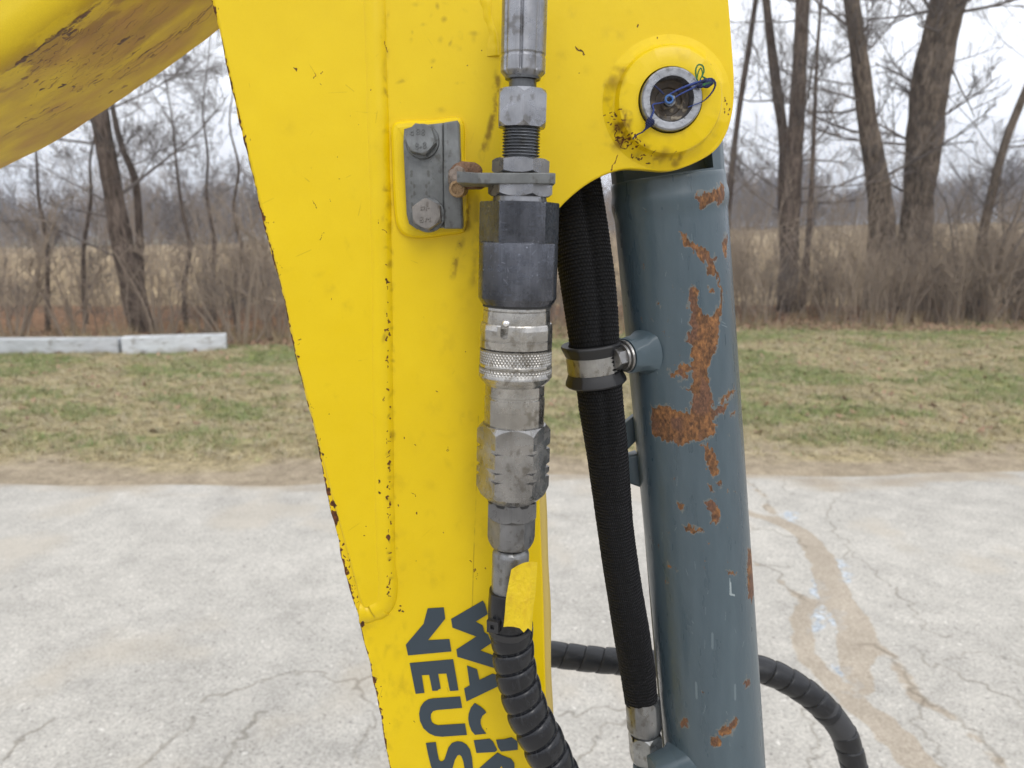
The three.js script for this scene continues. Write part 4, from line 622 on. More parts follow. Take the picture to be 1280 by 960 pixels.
// --- hydraulic cylinder
const DY = 0.4985;
const cyl = (() => {
  const A = [834, 218], B = [894.5, 960], P0 = pt(...A, DY), P1 = pt(...B, DY), up = P0.clone().sub(P1).normalize(), m = frame(P0, up), right = V(1, 0, 0).applyMatrix4(new THREE.Matrix4().extractRotation(m)), fwd = V(0, 0, 1).applyMatrix4(new THREE.Matrix4().extractRotation(m)), r = 67.6 * unit(413, DY);
  const solve = (px, py, rad = r) => {                       // (angle, height) of the barrel's front that is sighted at (px, py)
    let tx = px, ty = py, a = 0, s = 0;
    for (let i = 0; i < 14; i++) { const q = pt(tx, ty, DY).sub(P0); s = q.dot(up); a = Math.asin(clamp(q.dot(right) / rad, -0.995, 0.995)); const P = P0.clone().addScaledVector(up, s).addScaledVector(right, rad * Math.sin(a)).addScaledVector(fwd, rad * Math.cos(a)), w = sight(P); tx += (px - w[0]) * 0.9; ty += (py - w[1]) * 0.9; }
    return [a, s];
  };
  return { m, up, right, fwd, P0, r, solve, at: (a, s, rad = r) => P0.clone().addScaledVector(up, s).addScaledVector(right, rad * Math.sin(a)).addScaledVector(fwd, rad * Math.cos(a)), s: (py) => pt(lerp(A[0], B[0], (py - A[1]) / (B[1] - A[1])), py, DY).sub(P0).dot(up) };
})();
{
  const w = 2048, h = 2048, S1 = cyl.s(120), S0 = cyl.s(1100);
  const C = (px, py) => { const [a, s] = cyl.solve(px, py); return [(a / (2 * Math.PI) + 0.5) * w, (1 - (s - S0) / (S1 - S0)) * h]; };
  const poly = (x, l) => { x.beginPath(); l.forEach(([a, b], i) => { const q = C(a, b); i ? x.lineTo(...q) : x.moveTo(...q); }); x.closePath(); x.fill(); };
  const Z4 = (l) => l.map(([x, y]) => [800 + x * 140 / 960, 270 + y * 140 / 960]), Z5 = (l) => l.map(([x, y]) => [800 + x * 140 / 960, 400 + y * 140 / 960]), Z6 = (l) => l.map(([x, y]) => [800 + x / 6, 520 + y / 6]), Z7 = (l) => l.map(([x, y]) => [800 + x * 0.2917, 680 + y * 0.2917]);
  const rust = maskOf(w, h, (x) => {
    poly(x, Z4([[330, 130], [375, 160], [400, 195], [450, 205], [530, 265], [600, 335], [650, 340], [650, 375], [625, 400], [650, 450], [665, 520], [690, 570], [705, 640], [715, 700], [700, 790], [690, 870], [685, 960], [430, 960], [435, 860], [400, 780], [430, 720], [405, 660], [440, 620], [500, 600], [515, 640], [490, 700], [495, 780], [545, 815], [580, 875], [630, 830], [680, 750], [690, 690], [685, 620], [665, 560], [645, 510], [580, 505], [570, 470], [600, 430], [540, 390], [480, 320], [420, 260], [360, 220]]));
    poly(x, Z5([[430, -10], [685, -10], [680, 100], [655, 240], [610, 330], [585, 400], [590, 520], [610, 640], [620, 760], [700, 720], [760, 705], [750, 745], [640, 830], [610, 900], [600, 1010], [540, 1040], [380, 1010], [250, 1040], [130, 980], [100, 900], [95, 740], [150, 745], [280, 745], [330, 780], [440, 790], [445, 680], [460, 540], [450, 400], [440, 300], [460, 200], [390, 180], [430, 120]]));
    poly(x, Z5([[245, 440], [280, 430], [320, 460], [340, 400], [390, 380], [455, 385], [455, 430], [400, 440], [380, 500], [300, 490], [255, 480]])); poly(x, Z5([[370, 590], [430, 565], [460, 580], [450, 605], [390, 605]])); poly(x, Z5([[670, 700], [720, 650], [800, 590], [830, 600], [760, 660], [690, 710]])); poly(x, Z5([[770, 825], [800, 775], [820, 780], [790, 830]]));
    poly(x, Z6([[90, -5], [580, -5], [560, 30], [570, 140], [540, 150], [460, 120], [380, 150], [360, 210], [270, 210], [260, 150], [190, 150], [90, 130]]));
    poly(x, Z6([[455, 235], [510, 220], [555, 260], [590, 370], [580, 430], [530, 440], [500, 370], [490, 280]])); poly(x, Z6([[505, 510], [535, 505], [550, 560], [540, 575], [515, 530]])); poly(x, Z6([[575, 505], [600, 500], [600, 525], [580, 525]])); poly(x, Z6([[490, 640], [530, 620], [580, 670], [605, 740], [580, 790], [530, 810], [540, 730], [510, 680]])); poly(x, Z6([[320, 825], [370, 820], [390, 845], [460, 835], [475, 850], [410, 875], [350, 868]])); poly(x, Z6([[280, 660], [310, 650], [325, 680], [300, 705], [285, 690]]));
    poly(x, Z7([[165, 765], [200, 750], [205, 780], [180, 795]])); poly(x, Z7([[335, 800], [380, 770], [415, 740], [425, 755], [380, 815], [340, 825]])); poly(x, Z7([[440, 600], [465, 570], [470, 600], [455, 620]])); poly(x, Z7([[295, 825], [330, 830], [350, 850], [310, 870]])); poly(x, Z7([[460, 20], [472, 20], [482, 150], [480, 245], [465, 230], [460, 180]])); poly(x, Z7([[110, 85], [125, 80], [130, 100], [115, 100]])); poly(x, Z7([[375, 120], [400, 112], [410, 125], [385, 132]]));
    poly(x, [[869, 244], [876, 240], [885, 240], [903, 228], [903, 254], [890, 254], [876, 260], [872, 252]]); poly(x, [[903, 300], [909, 290], [909, 322], [905, 320]]); poly(x, Z4([[585, 630], [615, 625], [625, 655], [600, 665]]));
    for (let i = 0; i < 60; i++) { const q = C(rr(800, 925), rr(260, 940)), r = rr(0.8, 3); x.beginPath(); x.ellipse(q[0], q[1], r, r * rr(0.6, 1.4), 0, 0, 7); x.fill(); }
  });
  const pale = maskOf(w, h, (x) => { x.lineWidth = 5; const ln = (l) => { x.beginPath(); l.forEach(([a, b], i) => { const q = C(a, b); i ? x.lineTo(...q) : x.moveTo(...q); }); x.stroke(); }; ln(Z7([[385, 150], [385, 215], [405, 220]])); x.lineWidth = 9; ln(Z7([[388, 170], [390, 215]])); x.globalAlpha = 0.35; x.lineWidth = 14; ln(Z7([[240, 600], [242, 655]])); ln(Z7([[407, 610], [408, 660]])); ln(Z7([[310, 390], [310, 440]])); x.globalAlpha = 0.5; x.lineWidth = 2; for (let i = 0; i < 40; i++) { const a = rr(790, 930), b = rr(250, 940), l = rr(2, 12); ln([[a, b], [a + rr(-3, 3), b + l]]); } ln([[902, 406], [909, 409]]); ln([[902, 402], [907, 405]]); x.lineWidth = 4; ln([[898, 504], [910, 497]]); });
  const rb = new Uint8Array(w * h * 2);
  const c = pixels(w, h, (i, j) => {
    const a = (i / w - 0.5) * 6.283, big = fbm(Math.cos(a) * 4 + 9, j / 300 + Math.sin(a) * 4, 4) - 0.5, mid = fbm(i / 40, j / 60, 3) - 0.5, f = hash(i, j) - 0.5, peel = fbm(i / 14, j / 10, 2) - 0.5;
    let r = 69 + big * 16 + mid * 8 + f * 4, g = 83 + big * 16 + mid * 8 + f * 4, b = 91 + big * 14 + mid * 8 + f * 4, ro = 84 + mid * 60 + big * 40, hg = 150 + peel * 22 + mid * 30;
    const wx = i + (fbm(i / 20, j / 12, 3) - 0.5) * 44, wy = j + (fbm(i / 20 + 60, j / 12, 3) - 0.5) * 24, k = rust(wx, wy), halo = rust(wx + 7, wy + 4) + rust(wx - 7, wy - 4);
    const p = pale(i + f * 3, j) * 0.7; r = lerp(r, 176, p); g = lerp(g, 184, p); b = lerp(b, 184, p);
    if (k < 0.5 && halo > 0.5) { r = lerp(r, 132, 0.4); g = lerp(g, 120, 0.4); b = lerp(b, 104, 0.4); hg += 6; }
    if (k >= 0.5) { const n = fbm(i / 16, j / 9, 4), q = noise(i / 8, j / 5.5), dk = sstep(0.45, 0.7, fbm(i / 60 + 33, j / 40, 3)); const sp = sstep(0.6, 0.8, noise(i / 3.2 + 5, j / 2.2)) * 12; r = lerp(90 + (n - 0.5) * 110 + q * 28, 72 + q * 36, dk * 0.8) + sp; g = lerp(61 + (n - 0.5) * 78 + q * 18, 50 + q * 24, dk * 0.8) + sp * 0.8; b = lerp(36 + (n - 0.5) * 46 + q * 10, 40 + q * 18, dk * 0.8) + sp * 0.5; ro = 215 + f * 40; hg = 70 + n * 50 + q * 30; }
    rb[2 * (j * w + i)] = clamp(hg, 0, 255); rb[2 * (j * w + i) + 1] = clamp(ro, 30, 255); return [r, g, b];
  });
  const m2 = pixels(1024, 1024, (i, j) => { const o = 2 * (j * 2 * w + i * 2); return [rb[o], rb[o + 1], 0]; });
  const paint = std({ map: tex(c), roughnessMap: tex(m2, false), roughness: 1, bumpMap: tex(m2, false), bumpScale: 0.0006, specularIntensity: 1, clearcoat: 0.12, clearcoatRoughness: 0.25 });
  const grey = std({ color: rgb(0.060, 0.088, 0.106), roughness: 0.42, bumpMap: (() => { const t = tex(metalTex.r, false); t.repeat.set(2, 2); return t; })(), bumpScale: 0.0003 });
  const t = thing('hydraulic_cylinder', 'dark grey hydraulic cylinder with peeling paint and large rust patch', 'hydraulic cylinder', cyl.at(0, cyl.s(980), 0));
  const R = cyl.r, sy = (py) => cyl.s(py), prof = [[0, sy(1100)], [R, sy(1100)]];
  for (let i = 1; i <= 40; i++) prof.push([R, lerp(sy(1100), sy(275), i / 40)]);
  prof.push([R, sy(268)], [R * 1.012, sy(263)], [R * 1.03, sy(256)], [R * 1.035, sy(250)], [R * 1.028, sy(244)], [R * 1.006, sy(238)], [R * 1.005, sy(228)], [R * 1.0, sy(224)], [R * 0.985, sy(222)], [R * 0.97, sy(221.5)], [0, sy(221.5)]);
  const g = new THREE.LatheGeometry(prof.map(([r, y]) => new THREE.Vector2(r, y)), 128, -Math.PI), p = g.attributes.position, uv = g.attributes.uv; for (let i = 0; i < p.count; i++) uv.setY(i, (p.getY(i) - S0) / (S1 - S0));
  part(t, 'barrel', g.applyMatrix4(cyl.m), paint);
  { const nk = new THREE.LatheGeometry([[0, sy(226)], [R * 0.985, sy(226)], [R * 0.985, sy(150)], [0, sy(150)]].map(([r, y]) => new THREE.Vector2(r, y)), 96, -Math.PI), yb = sy(221), H = 0.06; const bx = new THREE.BoxGeometry(R * 1.47, H, R).rotateZ(0.03).translate(-R * 0.135, yb + H / 2, R * 0.72); part(t, 'cylinder_eye', hexUV(crease(csg(mergeVertices(nk, 1e-7).toNonIndexed(), bx, SUBTRACTION), 0.5)).applyMatrix4(cyl.m), grey); }
  // stand-off boss for the hose clamp
  const [ba, bs] = cyl.solve(803, 440), n = V(0, 0, 0).addScaledVector(cyl.right, Math.sin(ba - 0.08)).addScaledVector(cyl.fwd, Math.cos(ba - 0.08)).normalize(), b0 = cyl.at(ba, bs, R - 0.003);
  part(t, 'clamp_boss', lathe([[0, 0], [0.0155, 0], [0.0140, 0.0032], [0.0122, 0.0062], [0.0117, 0.0090], [0.0114, 0.0148], [0.0106, 0.0160], [0, 0.0160]], 48, 0.7).applyMatrix4(frame(b0, n, V(0, 1, 0))), grey);
  cyl.tip = b0.clone().addScaledVector(n, 0.0160); cyl.n = n;
  // pipe along the barrel with its lug, bar and lower elbow
  const pip = [[797, 560], [804, 640], [812, 740], [822, 860], [829, 940], [836, 1020]].map(([x, y]) => pt(x + 8.5, y, DY + 0.013)); const olive = std({ color: rgb(0.075, 0.078, 0.066), roughness: 0.6 });
  part(t, 'steel_pipe', sweep(pip, 40, 20, () => 0.0052), olive);
  part(t, 'pipe_lug', crease(plate([[783, 572], [797, 568], [806, 580], [810, 616], [801, 610], [784, 604]], DY + 0.002, 0.012, 0.0015, DY + 0.002)), grey);
  part(t, 'flat_bar', crease(plate([[778, 532], [795, 518], [800, 522], [799, 548], [785, 562], [779, 566]], DY + 0.006, 0.008, 0.001, DY + 0.006)), grey);
  part(t, 'port_elbow', sweep([pt(806, 955, 0.492), pt(808, 975, 0.492), pt(822, 985, 0.493), pt(850, 975, 0.494), pt(868, 955, 0.495)], 40, 28, (u) => 0.0085 + 0.004 * u), grey);
  part(t, 'port_block', lathe([[0, 0], [0.018, 0], [0.017, 0.006], [0.013, 0.012], [0.0125, 0.026], [0.0115, 0.0275], [0, 0.0275]], 40, 0.7).applyMatrix4(frame(pt(858, 950, 0.485), V(-1, -0.15, 0.35), V(0, 1, 0))), grey);
}

// --- black woven sleeve hose
const weave = (() => {
  const f = (i, j) => { const u = i / 128 * 8, v = j / 128 * 8, a = Math.sin(u * Math.PI * 2), row = Math.abs(Math.sin((u) * Math.PI)), cross = 0.5 + 0.5 * Math.sin(v * Math.PI * 2 + (Math.floor(u) % 2) * Math.PI); return row * (0.55 + 0.45 * cross) + 0.15 * (hash(i, j) - 0.5); };
  const b = pixels(128, 128, (i, j) => { const v = clamp(f(i, j)) * 255; return [v, v, v]; }), c = pixels(128, 128, (i, j) => { const v = clamp(f(i, j)), k = 12 + v * 18 + (hash(i + 7, j) - 0.5) * 10; return [k, k, k * 1.05]; });
  const tb = tex(b, false), tc = tex(c); for (const t of [tb, tc]) t.repeat.set(1 / 0.0190, 7);
  return std({ map: tc, bumpMap: tb, bumpScale: 0.0011, roughness: 0.85, specularIntensity: 0.4, sheen: 0.25, sheenColor: rgb(0.5, 0.5, 0.55), sheenRoughness: 0.5 });
})();
{
  const rows = [[668, 60, 36, 0.505], [690, 130, 36, 0.503], [709, 200, 36, 0.499], [720, 262, 36, 0.495], [733, 343, 35.2, 0.488], [738.5, 384, 34, 0.484], [743.5, 431, 31.5, 0.480], [748, 470, 29.5, 0.480], [752, 510, 28.2, 0.481], [758, 555, 26.4, 0.483], [769, 660, 22.4, 0.488], [779, 730, 22, 0.490], [789, 790, 22.4, 0.492], [797, 840, 21.4, 0.493], [802, 878, 20, 0.493]];
  const t = thing('sleeved_hose', 'black fabric sleeved hose running beside the grey cylinder to a silver fitting', 'hose', pt(806, 950, 0.493));
  const R = rows.map(([, y, w, d]) => w * unit(y, d));
  const c = new THREE.CatmullRomCurve3(rows.map(([x, y, , d]) => pt(x, y, d)), false, 'centripetal'), tab = []; for (let i = 0; i <= 400; i++) { const p = c.getPointAt(i / 400), py = sight(p)[1]; let k = 0; while (k < rows.length - 2 && rows[k + 1][1] < py) k++; tab.push(lerp(R[k], R[k + 1], clamp((py - rows[k][1]) / (rows[k + 1][1] - rows[k][1])))); }
  part(t, 'woven_sleeve', sweep(rows.map(([x, y, , d]) => pt(x, y, d)), 900, 140, (u, a, L, af) => { const s = u * L, f = tab[Math.round(u * 400)], w = Math.atan2(Math.sin(a - af + 0.18 * Math.sin(s * 14)), Math.cos(a - af + 0.18 * Math.sin(s * 14))), up = sstep(0.62, 0.4, u); return f * (1 - (0.035 + 0.15 * up) * Math.exp(-Math.pow((w + 0.08) / 0.2, 2)) + 0.05 * up * (Math.exp(-Math.pow((w - 0.6) / 0.4, 2)) + Math.exp(-Math.pow((w + 0.75) / 0.4, 2))) + 0.02 * Math.sin(a * 2 + s * 9) + 0.015 * Math.sin(a * 3 + 1 + s * 23)) + 0.00017 * Math.sin(s / 0.0024 * Math.PI * 2) + 0.0006 * (hash(Math.floor(s / 0.0024), Math.floor(a * 8)) - 0.5) * 0.5; }), weave);
  const ax = frame(pt(803.5, 872, 0.493), pt(802, 860, 0.493).sub(pt(806, 930, 0.493)).normalize()), k = unit(900, 0.493), P0 = pt(803.5, 872, 0.493), s = (py) => -(py - 872) * unit(900, 0.493) * 1.02;
  part(t, 'ferrule', lathe([[916, 0], [916, 16], [915, 20.5], [911, 21.8], [880, 21.6], [875, 21], [872, 20], [871, 0]].map(([y, w]) => [w * k, s(y)]), 64).applyMatrix4(ax), metal(rgb(0.40, 0.41, 0.42), 0.9, 0.85, 3));
  part(t, 'neck', lathe([[926, 0], [926, 17], [912, 17], [912, 0]].map(([y, w]) => [w * k, s(y)]), 40).applyMatrix4(ax), steelDark);
  part(t, 'hex_nut', hexUV(hexNut(s(955), s(919), 21.5 * k, 0.12).applyMatrix4(ax)), metal(rgb(0.45, 0.47, 0.48), 0.9, 0.85, 3));
}
{ // clamp round the sleeve
  const c = pt(742.5, 453, 0.480), t = thing('hose_clamp', 'silver hose clamp with black rubber lips holding the sleeved hose to the cylinder', 'hose clamp', c), k = unit(453, 0.48);
  const axis = pt(741, 431, 0.48).sub(pt(746, 480, 0.481)).normalize(), m = frame(c, axis), rub = std({ color: rgb(0.018, 0.018, 0.02), roughness: 0.55 });
  const ring = (l, seg = 72) => lathe(l.map(([w, y]) => [w * k, y * k]), seg, 0.6).applyMatrix4(m);
  part(t, 'rubber_lip', ring([[28, 8], [33, 9], [35, 12], [38, 19.5], [39.2, 23], [38.2, 25], [35.5, 25.4], [33, 24], [30, 24]]), rub);
  part(t, 'rubber_lip', ring([[28, -28], [31, -28.5], [36, -27.5], [38.4, -25], [38, -22], [35, -15], [33.6, -11], [28, -10]]), rub);
  part(t, 'metal_band', ring([[30, -11.5], [33.4, -11.6], [34.2, -10.8], [34.3, 0], [34.2, 10.2], [33.4, 11], [30, 11]]), metal(rgb(0.48, 0.48, 0.47), 0.95, 0.85, 3));
  const T = cyl.tip, n = cyl.n, fm = frame(T, n, V(0, 1, 0)), bright = metal(rgb(0.45, 0.45, 0.45), 0.9, 0.85, 3);
  // ear of the band up to the bolt
  const A = c.clone().add(V(31 * k, 0, -0.002)), B = T.clone().addScaledVector(n, 0.0012), dir = B.clone().sub(A), L = dir.length(); part(t, 'clamp_ear', new RoundedBoxGeometry(L, 0.0105, 0.0032, 3, 0.0012).applyMatrix4(new THREE.Matrix4().makeBasis(dir.clone().normalize(), V(0, 1, 0), dir.clone().normalize().cross(V(0, 1, 0)))).translate((A.x + B.x) / 2, (A.y + B.y) / 2, (A.z + B.z) / 2), rub);
  part(t, 'washer', lathe([[0, 0.0005], [0.0098, 0.0005], [0.0102, 0.0010], [0.0098, 0.0021], [0, 0.0021]], 48).applyMatrix4(fm), bright); part(t, 'washer', lathe([[0, 0.0023], [0.0082, 0.0023], [0.0084, 0.0028], [0.0080, 0.0040], [0, 0.0040]], 48).applyMatrix4(fm), bright);
  part(t, 'bolt', hexUV(hexNut(0.004, 0.0098, 0.0072, 0.2, [[0.0075, 0.004], [0.0075, 0.0085], [0.0066, 0.0092], [0.0060, 0.0098]]).applyMatrix4(fm)), bright);
}

// --- pivot pin in the boss with blue string tied to it
{
  const z = D0 - 0.0098, c = pt(838, 125, z), k = unit(124, z) * 1.015, t = thing('pivot_pin', 'silver hollow pivot pin set in the round yellow boss', 'pivot pin', c), M = (g) => g.rotateX(Math.PI / 2).translate(c.x, c.y, c.z);
  part(t, 'gap', M(lathe([[37 * k, -0.0085], [38.8 * k, -0.0085]].reverse(), 64)), blackGap);
  part(t, 'pin_ring', M(lathe([[25 * k, -0.0075], [25.4 * k, 0.0030], [27 * k, 0.0042], [35 * k, 0.0044], [37 * k, 0.0036], [37.6 * k, 0.0022], [37.7 * k, -0.0088]].reverse(), 80, 0.6)), metal(rgb(0.42, 0.44, 0.48), 0.85, 0.85, 3, 0.00015));
  const dirty = tex(pixels(256, 256, (i, j) => { const x = i / 128 - 1, y = j / 128 - 1, rad = Math.hypot(x, y), n = fbm(i / 22, j / 22, 4), s = fbm(i / 7 + 30, j / 7, 3); const g = sstep(0.5, 0.66, n) * sstep(-0.6, 0.6, y + x * 0.3); return [lerp(34 + n * 40, 150, g * 0.7) + s * 24, lerp(27 + n * 30, 142, g * 0.7) + s * 20, lerp(18 + n * 18, 124, g * 0.7) + s * 16]; }));
  const bore = lathe([[0, -0.0062], [9 * k, -0.0062], [10 * k, -0.0072], [16 * k, -0.0070], [17 * k, -0.0055], [22 * k, -0.0050], [25.2 * k, -0.0035]].reverse(), 64, 1.2), bp = bore.attributes.position, buv = bore.attributes.uv; for (let i = 0; i < bp.count; i++) buv.setXY(i, bp.getX(i) / (54 * k) + 0.5, 0.5 - bp.getZ(i) / (54 * k));
  part(t, 'bore', M(bore), std({ map: dirty, roughness: 0.35, bumpMap: dirty, bumpScale: 0.0008 }));
  part(t, 'grease_nipple', M(lathe([[0, 0.0075], [2.2 * k, 0.0074], [3 * k, 0.0066], [2.8 * k, 0.0056], [4.4 * k, 0.0044], [4.4 * k, -0.0010], [7 * k, -0.0012], [7 * k, -0.0062]].reverse(), 24)), metal(rgb(0.4, 0.42, 0.45), 0.9, 0.7, 3));
}
{
  const zf = D0 - 0.0155, P = (x, y, up = 0) => pt(x, y, zf - up), t = thing('tied_string', 'frayed blue and green string tied round the grease nipple of the pivot pin', 'string', P(837, 124)), blue = std({ color: rgb(0.022, 0.045, 0.19), roughness: 0.7 }), navy = std({ color: rgb(0.014, 0.02, 0.07), roughness: 0.8 }), green = std({ color: rgb(0.03, 0.14, 0.04), roughness: 0.7 });
  const k = unit(124, zf), strand = (l, r, mat, name = 'strand') => part(t, name, sweep(l.map(([x, y, u]) => P(x, y, u ?? 0)), 50, 10, (u, a) => r(u) * k * (1 + 0.15 * Math.sin(u * 90 + a))), mat);
  const knot = []; for (let i = 0; i < 5; i++) { const a = []; for (let j = 0; j <= 16; j++) { const q = j / 16 * 6.5 + i; a.push(P(836.5 + Math.cos(q) * 4.6, 124 + Math.sin(q) * 4.6, 0.0002 + i * 0.0005)); } knot.push(sweep(a, 40, 8, () => 1.3 * k)); } part(t, 'knot', mergeGeometries(knot), std({ color: rgb(0.05, 0.13, 0.34), roughness: 0.7 }));
  strand([[835, 119], [848, 112], [860, 107], [870, 103.5], [880, 101], [889, 100]], (u) => 1.0 + u * 0.9, blue); strand([[836, 127], [850, 118], [862, 112], [874, 106], [886, 102]], (u) => 0.8 + u * 0.6, blue);
  strand([[880, 100], [890, 99], [894, 104], [893, 110], [888, 118], [881, 125], [876, 128]], (u) => 1.7 - u * 1.0, navy); strand([[876, 128], [868, 131], [860, 134]], () => 0.55, blue);
  for (let i = 0; i < 14; i++) { const x = rr(874, 888), y = rr(101, 107); strand([[x - 6, y + 3, 0.001], [x, y + rr(-2, 3), 0.002], [x + 5, y - 1, 0.001]], (u) => 1.7 * Math.sin(Math.PI * clamp(u, 0.08, 0.92)) + 0.3, i % 4 ? navy : green, 'tuft'); }
  strand([[872, 101], [870, 94], [870, 86], [873, 81], [878, 82], [880, 89], [878, 95], [882, 98]], () => 1.0, green); strand([[871, 100], [873, 90], [876, 85], [878, 92], [875, 100]], () => 0.8, green);
  strand([[833, 127, 0], [824, 129, 0], [816, 131, 0.0003], [817, 138, 0.0006], [815, 144, 0.0004], [812, 150, 0]], (u) => 0.7 + u * 0.8, blue);
  strand([[815, 149, 0], [811, 155, 0], [808, 160, 0], [803, 165, -0.0005], [797, 168, -0.001], [793, 171, -0.001], [791, 174, -0.001]], (u) => 4.8 * Math.exp(-Math.pow((u - 0.12) / 0.2, 2)) + 0.9, navy);
  strand([[830, 118], [824, 112], [818, 107]], () => 1.1, navy);
}

// --- boom above on the left
{
  const dF = 0.458, dR = 0.600, A = pt(-330, 278, dF), B = pt(285, -132, dF), dir = B.clone().sub(A), L = dir.length(); dir.normalize();
  const nrm = V(-dir.y, dir.x, 0), Rr = 0.016, Hh = 0.22, prof = [];
  const arc = (cx, cy, a0, a1, r = Rr) => { for (let i = 0; i <= 8; i++) { const a = lerp(a0, a1, i / 8); prof.push([cx + Math.cos(a) * r, cy + Math.sin(a) * r]); } };
  // across: x = towards the back, y = away from the underside
  const Wd = dR - dF; prof.push([0, Hh]); for (let i = 1; i < 6; i++) prof.push([0, lerp(Hh, Rr, i / 6)]); arc(Rr, Rr, Math.PI, Math.PI * 1.5); for (let i = 1; i < 14; i++) prof.push([lerp(Rr, Wd - 0.004, i / 14), 0]); arc(Wd - 0.004, 0.004, Math.PI * 1.5, Math.PI * 2, 0.004); prof.push([Wd, Hh], [0, Hh]);
  const sA = pt(0, 195, dR).sub(A).dot(dir), sB = pt(269, 28, dR).sub(A).dot(dir), sM = (sA + sB) / 2, sH = (sB - sA) / 2;
  const n = 160, K = prof.length, pos = [], uv = [], idx = []; let per = [0]; for (let k = 1; k < K; k++) per.push(per[k - 1] + Math.hypot(prof[k][0] - prof[k - 1][0], prof[k][1] - prof[k - 1][1]));
  for (let i = 0; i <= n; i++) { const s = i / n * L; for (let k = 0; k < K; k++) { const [a, b] = prof[k], wob = b < 0.02 ? 0.0022 * (fbm(s * 24, a * 20, 3) - 0.5) : 0; const h = b + wob - 0.0042 * clamp(1 - Math.pow((s - sM) / sH, 2), -1.5, 1); pos.push(A.x + dir.x * s + nrm.x * h, A.y + dir.y * s + nrm.y * h, -dF - a); uv.push(s / 0.5, 1 - (per[k] - (Hh - 0.06)) / 0.25); } }
  for (let i = 0; i < n; i++) for (let k = 0; k < K - 1; k++) { const a = i * K + k, b = a + K; idx.push(a, b, a + 1, b, b + 1, a + 1); }
  const g = new THREE.BufferGeometry(); g.setAttribute('position', new THREE.Float32BufferAttribute(pos, 3)); g.setAttribute('uv', new THREE.Float32BufferAttribute(uv, 2)); g.setIndex(idx); g.computeVertexNormals();
  const w = 1400, h = 700, toS = (px, py) => { let s = 0, b = 1e9, u = 0; for (let i = 0; i < 200; i++) for (let j = 0; j < 40; j++) { const ss = i / 200 * L, a = Rr + (Wd - Rr) * j / 40, q = sight(V(A.x + dir.x * ss, A.y + dir.y * ss, -dF - a)), e = Math.hypot(q[0] - px, q[1] - py); if (e < b) { b = e; s = ss; u = a; } } return [s / 0.5 * w, (0.06 - Rr + 0.5 * Math.PI * Rr + (u - Rr)) / 0.25 * h]; };
  const scr = maskOf(w, h, (x) => { // paint rubbed through, scratches along the boom
    const dab = (px, py, rx, ry) => { const [a, b] = toS(px, py); for (let dx = -1; dx <= 1; dx++) { x.beginPath(); x.ellipse(a, b, rx, ry, rr(-0.3, 0.3), 0, 7); x.fill(); } };
    const stroke = (px, py, len, ang, wd, al) => { const [a, b] = toS(px, py); x.globalAlpha = al; x.lineWidth = wd; x.beginPath(); x.moveTo(a, b); let u = a, v = b; for (let k = 0; k < 5; k++) { u += Math.cos(ang) * len / 5; v += Math.sin(ang) * len / 5 + rr(-1.5, 1.5); x.lineTo(u, v); } x.stroke(); };
    for (const [px, py] of [[28, 34], [12, 55], [85, 32], [80, 36], [16, 57]]) for (let k = 0; k < 7; k++) { const [a, b] = toS(px + rr(-7, 7), py + rr(-4, 4)); x.globalAlpha = rr(0.4, 1); x.beginPath(); x.ellipse(a, b, rr(2, 9), rr(1, 4), rr(-0.6, 0.6), 0, 7); x.fill(); }
    for (let i = 0; i < 46; i++) { const px = rr(20, 190), [a, b] = toS(px, 118 - px * 0.28 + rr(-44, 34)), r = 0.8 + 5 * rnd() ** 3; x.globalAlpha = rr(0.3, 1); x.beginPath(); x.ellipse(a, b, r * rr(1, 1.8), r, rr(-0.8, 0.8), 0, 7); x.fill(); }
    for (let i = 0; i < 150; i++) { const px = rr(30, 190); stroke(px, 105 - px * 0.3 + rr(-40, 30), rr(5, 60) * rnd() + 4, rr(-0.5, 0.25), rr(0.5, 2), rr(0.12, 0.6)); }
    for (let i = 0; i < 40; i++) { const px = rr(0, 250); stroke(px, 175 - px * 0.58 + rr(-14, 2), rr(10, 70), rr(-0.15, 0.15), rr(0.6, 2.4), rr(0.2, 0.8)); }
    for (let i = 0; i < 60; i++) { const px = rr(0, 110); stroke(px, 62 - px * 0.6 + rr(-5, 14), rr(4, 26), rr(-0.3, 0.3), rr(1, 7), rr(0.05, 0.3)); }
    for (let i = 0; i < 14; i++) stroke(rr(0, 120), rr(60, 150), rr(60, 200), rr(-0.3, 0.1), rr(0.5, 1.2), rr(0.1, 0.4));
  });
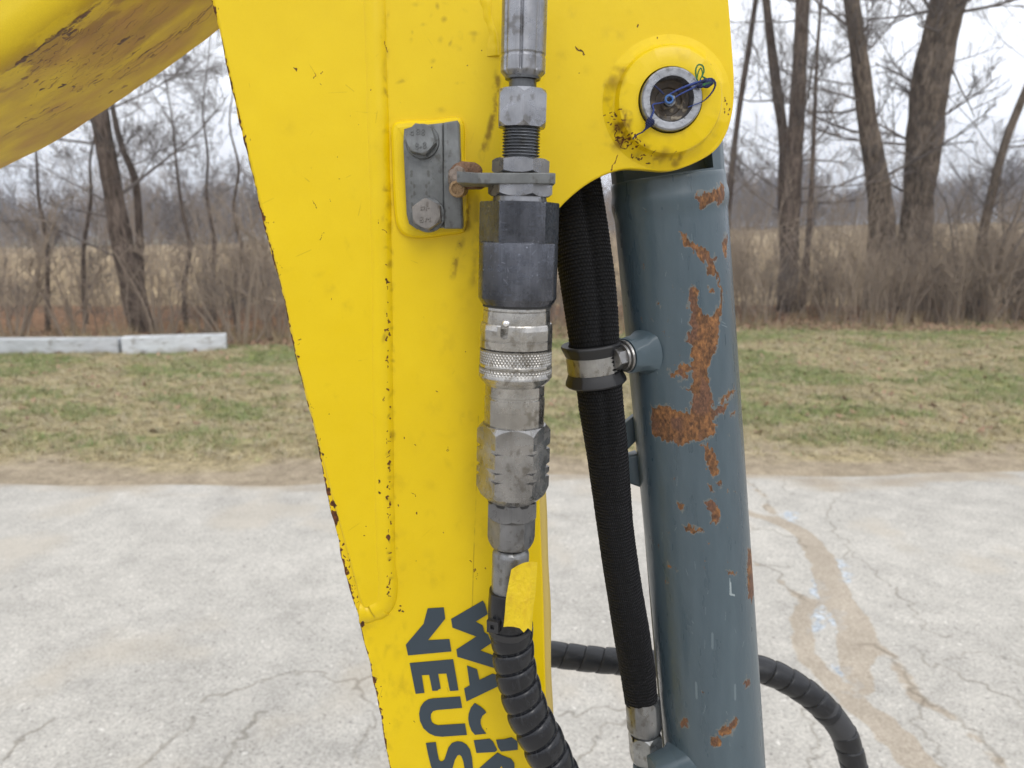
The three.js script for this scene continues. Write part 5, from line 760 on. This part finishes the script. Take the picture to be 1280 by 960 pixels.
  const c = pixels(w, h, (i, j) => {
    const under = sstep(0.25, 0.36, j / h + (fbm(i / 50, 4, 3) - 0.5) * 0.05), big = fbm(i / 130, j / 50, 4) - 0.5, m = fbm(i / 46, j / 34, 5) - 0.5, f = hash(i, j) - 0.5, film = under * clamp(0.55 + big * 1.3 + m * 0.7);
    let r = 213 + big * 8, g = 184 + big * 8, b = 14; r = lerp(r, 156 + m * 50, film); g = lerp(g, 116 + m * 44, film); b = lerp(b, 48 + m * 26, film);
    const edgeBand = sstep(0.1, 0.02, Math.abs(j / h - 0.31)) * sstep(0.42, 0.62, fbm(i / 40 + 9, j / 20, 4)); r = lerp(r, 128, edgeBand * 0.5); g = lerp(g, 88, edgeBand * 0.5); b = lerp(b, 40, edgeBand * 0.5);
    const k = scr(i + (noise(i / 8, j / 8) - 0.5) * 14, j + (noise(i / 8 + 40, j / 8) - 0.5) * 8); if (k > 0.08) { const q = noise(i / 5, j / 5), t = Math.min(1, k * 1.3); r = lerp(r, 60 + q * 44, t); g = lerp(g, 38 + q * 26, t); b = lerp(b, 20 + q * 12, t); }
    return [r + f * 8, g + f * 8, b + f * 5];
  });
  const t = thing('excavator_boom', 'yellow excavator boom with scratched dirty underside above the bare trees', 'excavator boom', A.clone().add(B).multiplyScalar(0.5));
  part(t, 'boom_body', g, std({ map: tex(c), roughness: 0.5, bumpMap: tex(c, false), bumpScale: 0.0008 }));
}

// --- second wrapped hose behind the cylinder
{
  const d = 0.66, t = thing('spiral_wrapped_hose', 'thin black spiral wrapped hose arching behind the grey cylinder over the road', 'hose', pt(1070, 960, d)), wm = std({ map: wrapTex, roughness: 0.38, specularIntensity: 0.9 });
  const l = [[600, 800], [650, 812], [700, 819], [740, 824], [790, 828], [830, 830], [880, 830], [920, 832], [955, 838], [985, 851], [1015, 871], [1038, 893]].map(([x, y]) => pt(x, y, d));
  part(t, 'spiral_wrap', sweep(l, 760, 56, wrapRadius((u) => (15.2 + 1.6 * u) * unit(860, d), 0.0178, 1, 0.1, 0.05, 0.06)), wm);
  part(t, 'hose_cover', sweep([[1028, 882], [1042, 898], [1054, 916], [1060, 930]].map(([x, y]) => pt(x, y, d)), 30, 32, () => 16.2 * unit(890, d)), std({ color: rgb(0.035, 0.036, 0.04), roughness: 0.45 }));
  part(t, 'spiral_wrap', sweep([[1054, 914], [1061, 934], [1068, 960], [1072, 990], [1074, 1040]].map(([x, y]) => pt(x, y, d)), 260, 48, wrapRadius(() => 16.6 * unit(930, d), 0.0178, 1, 0.5, 0.03, 0.06)), wm);
}

renderer.render(scene, camera);
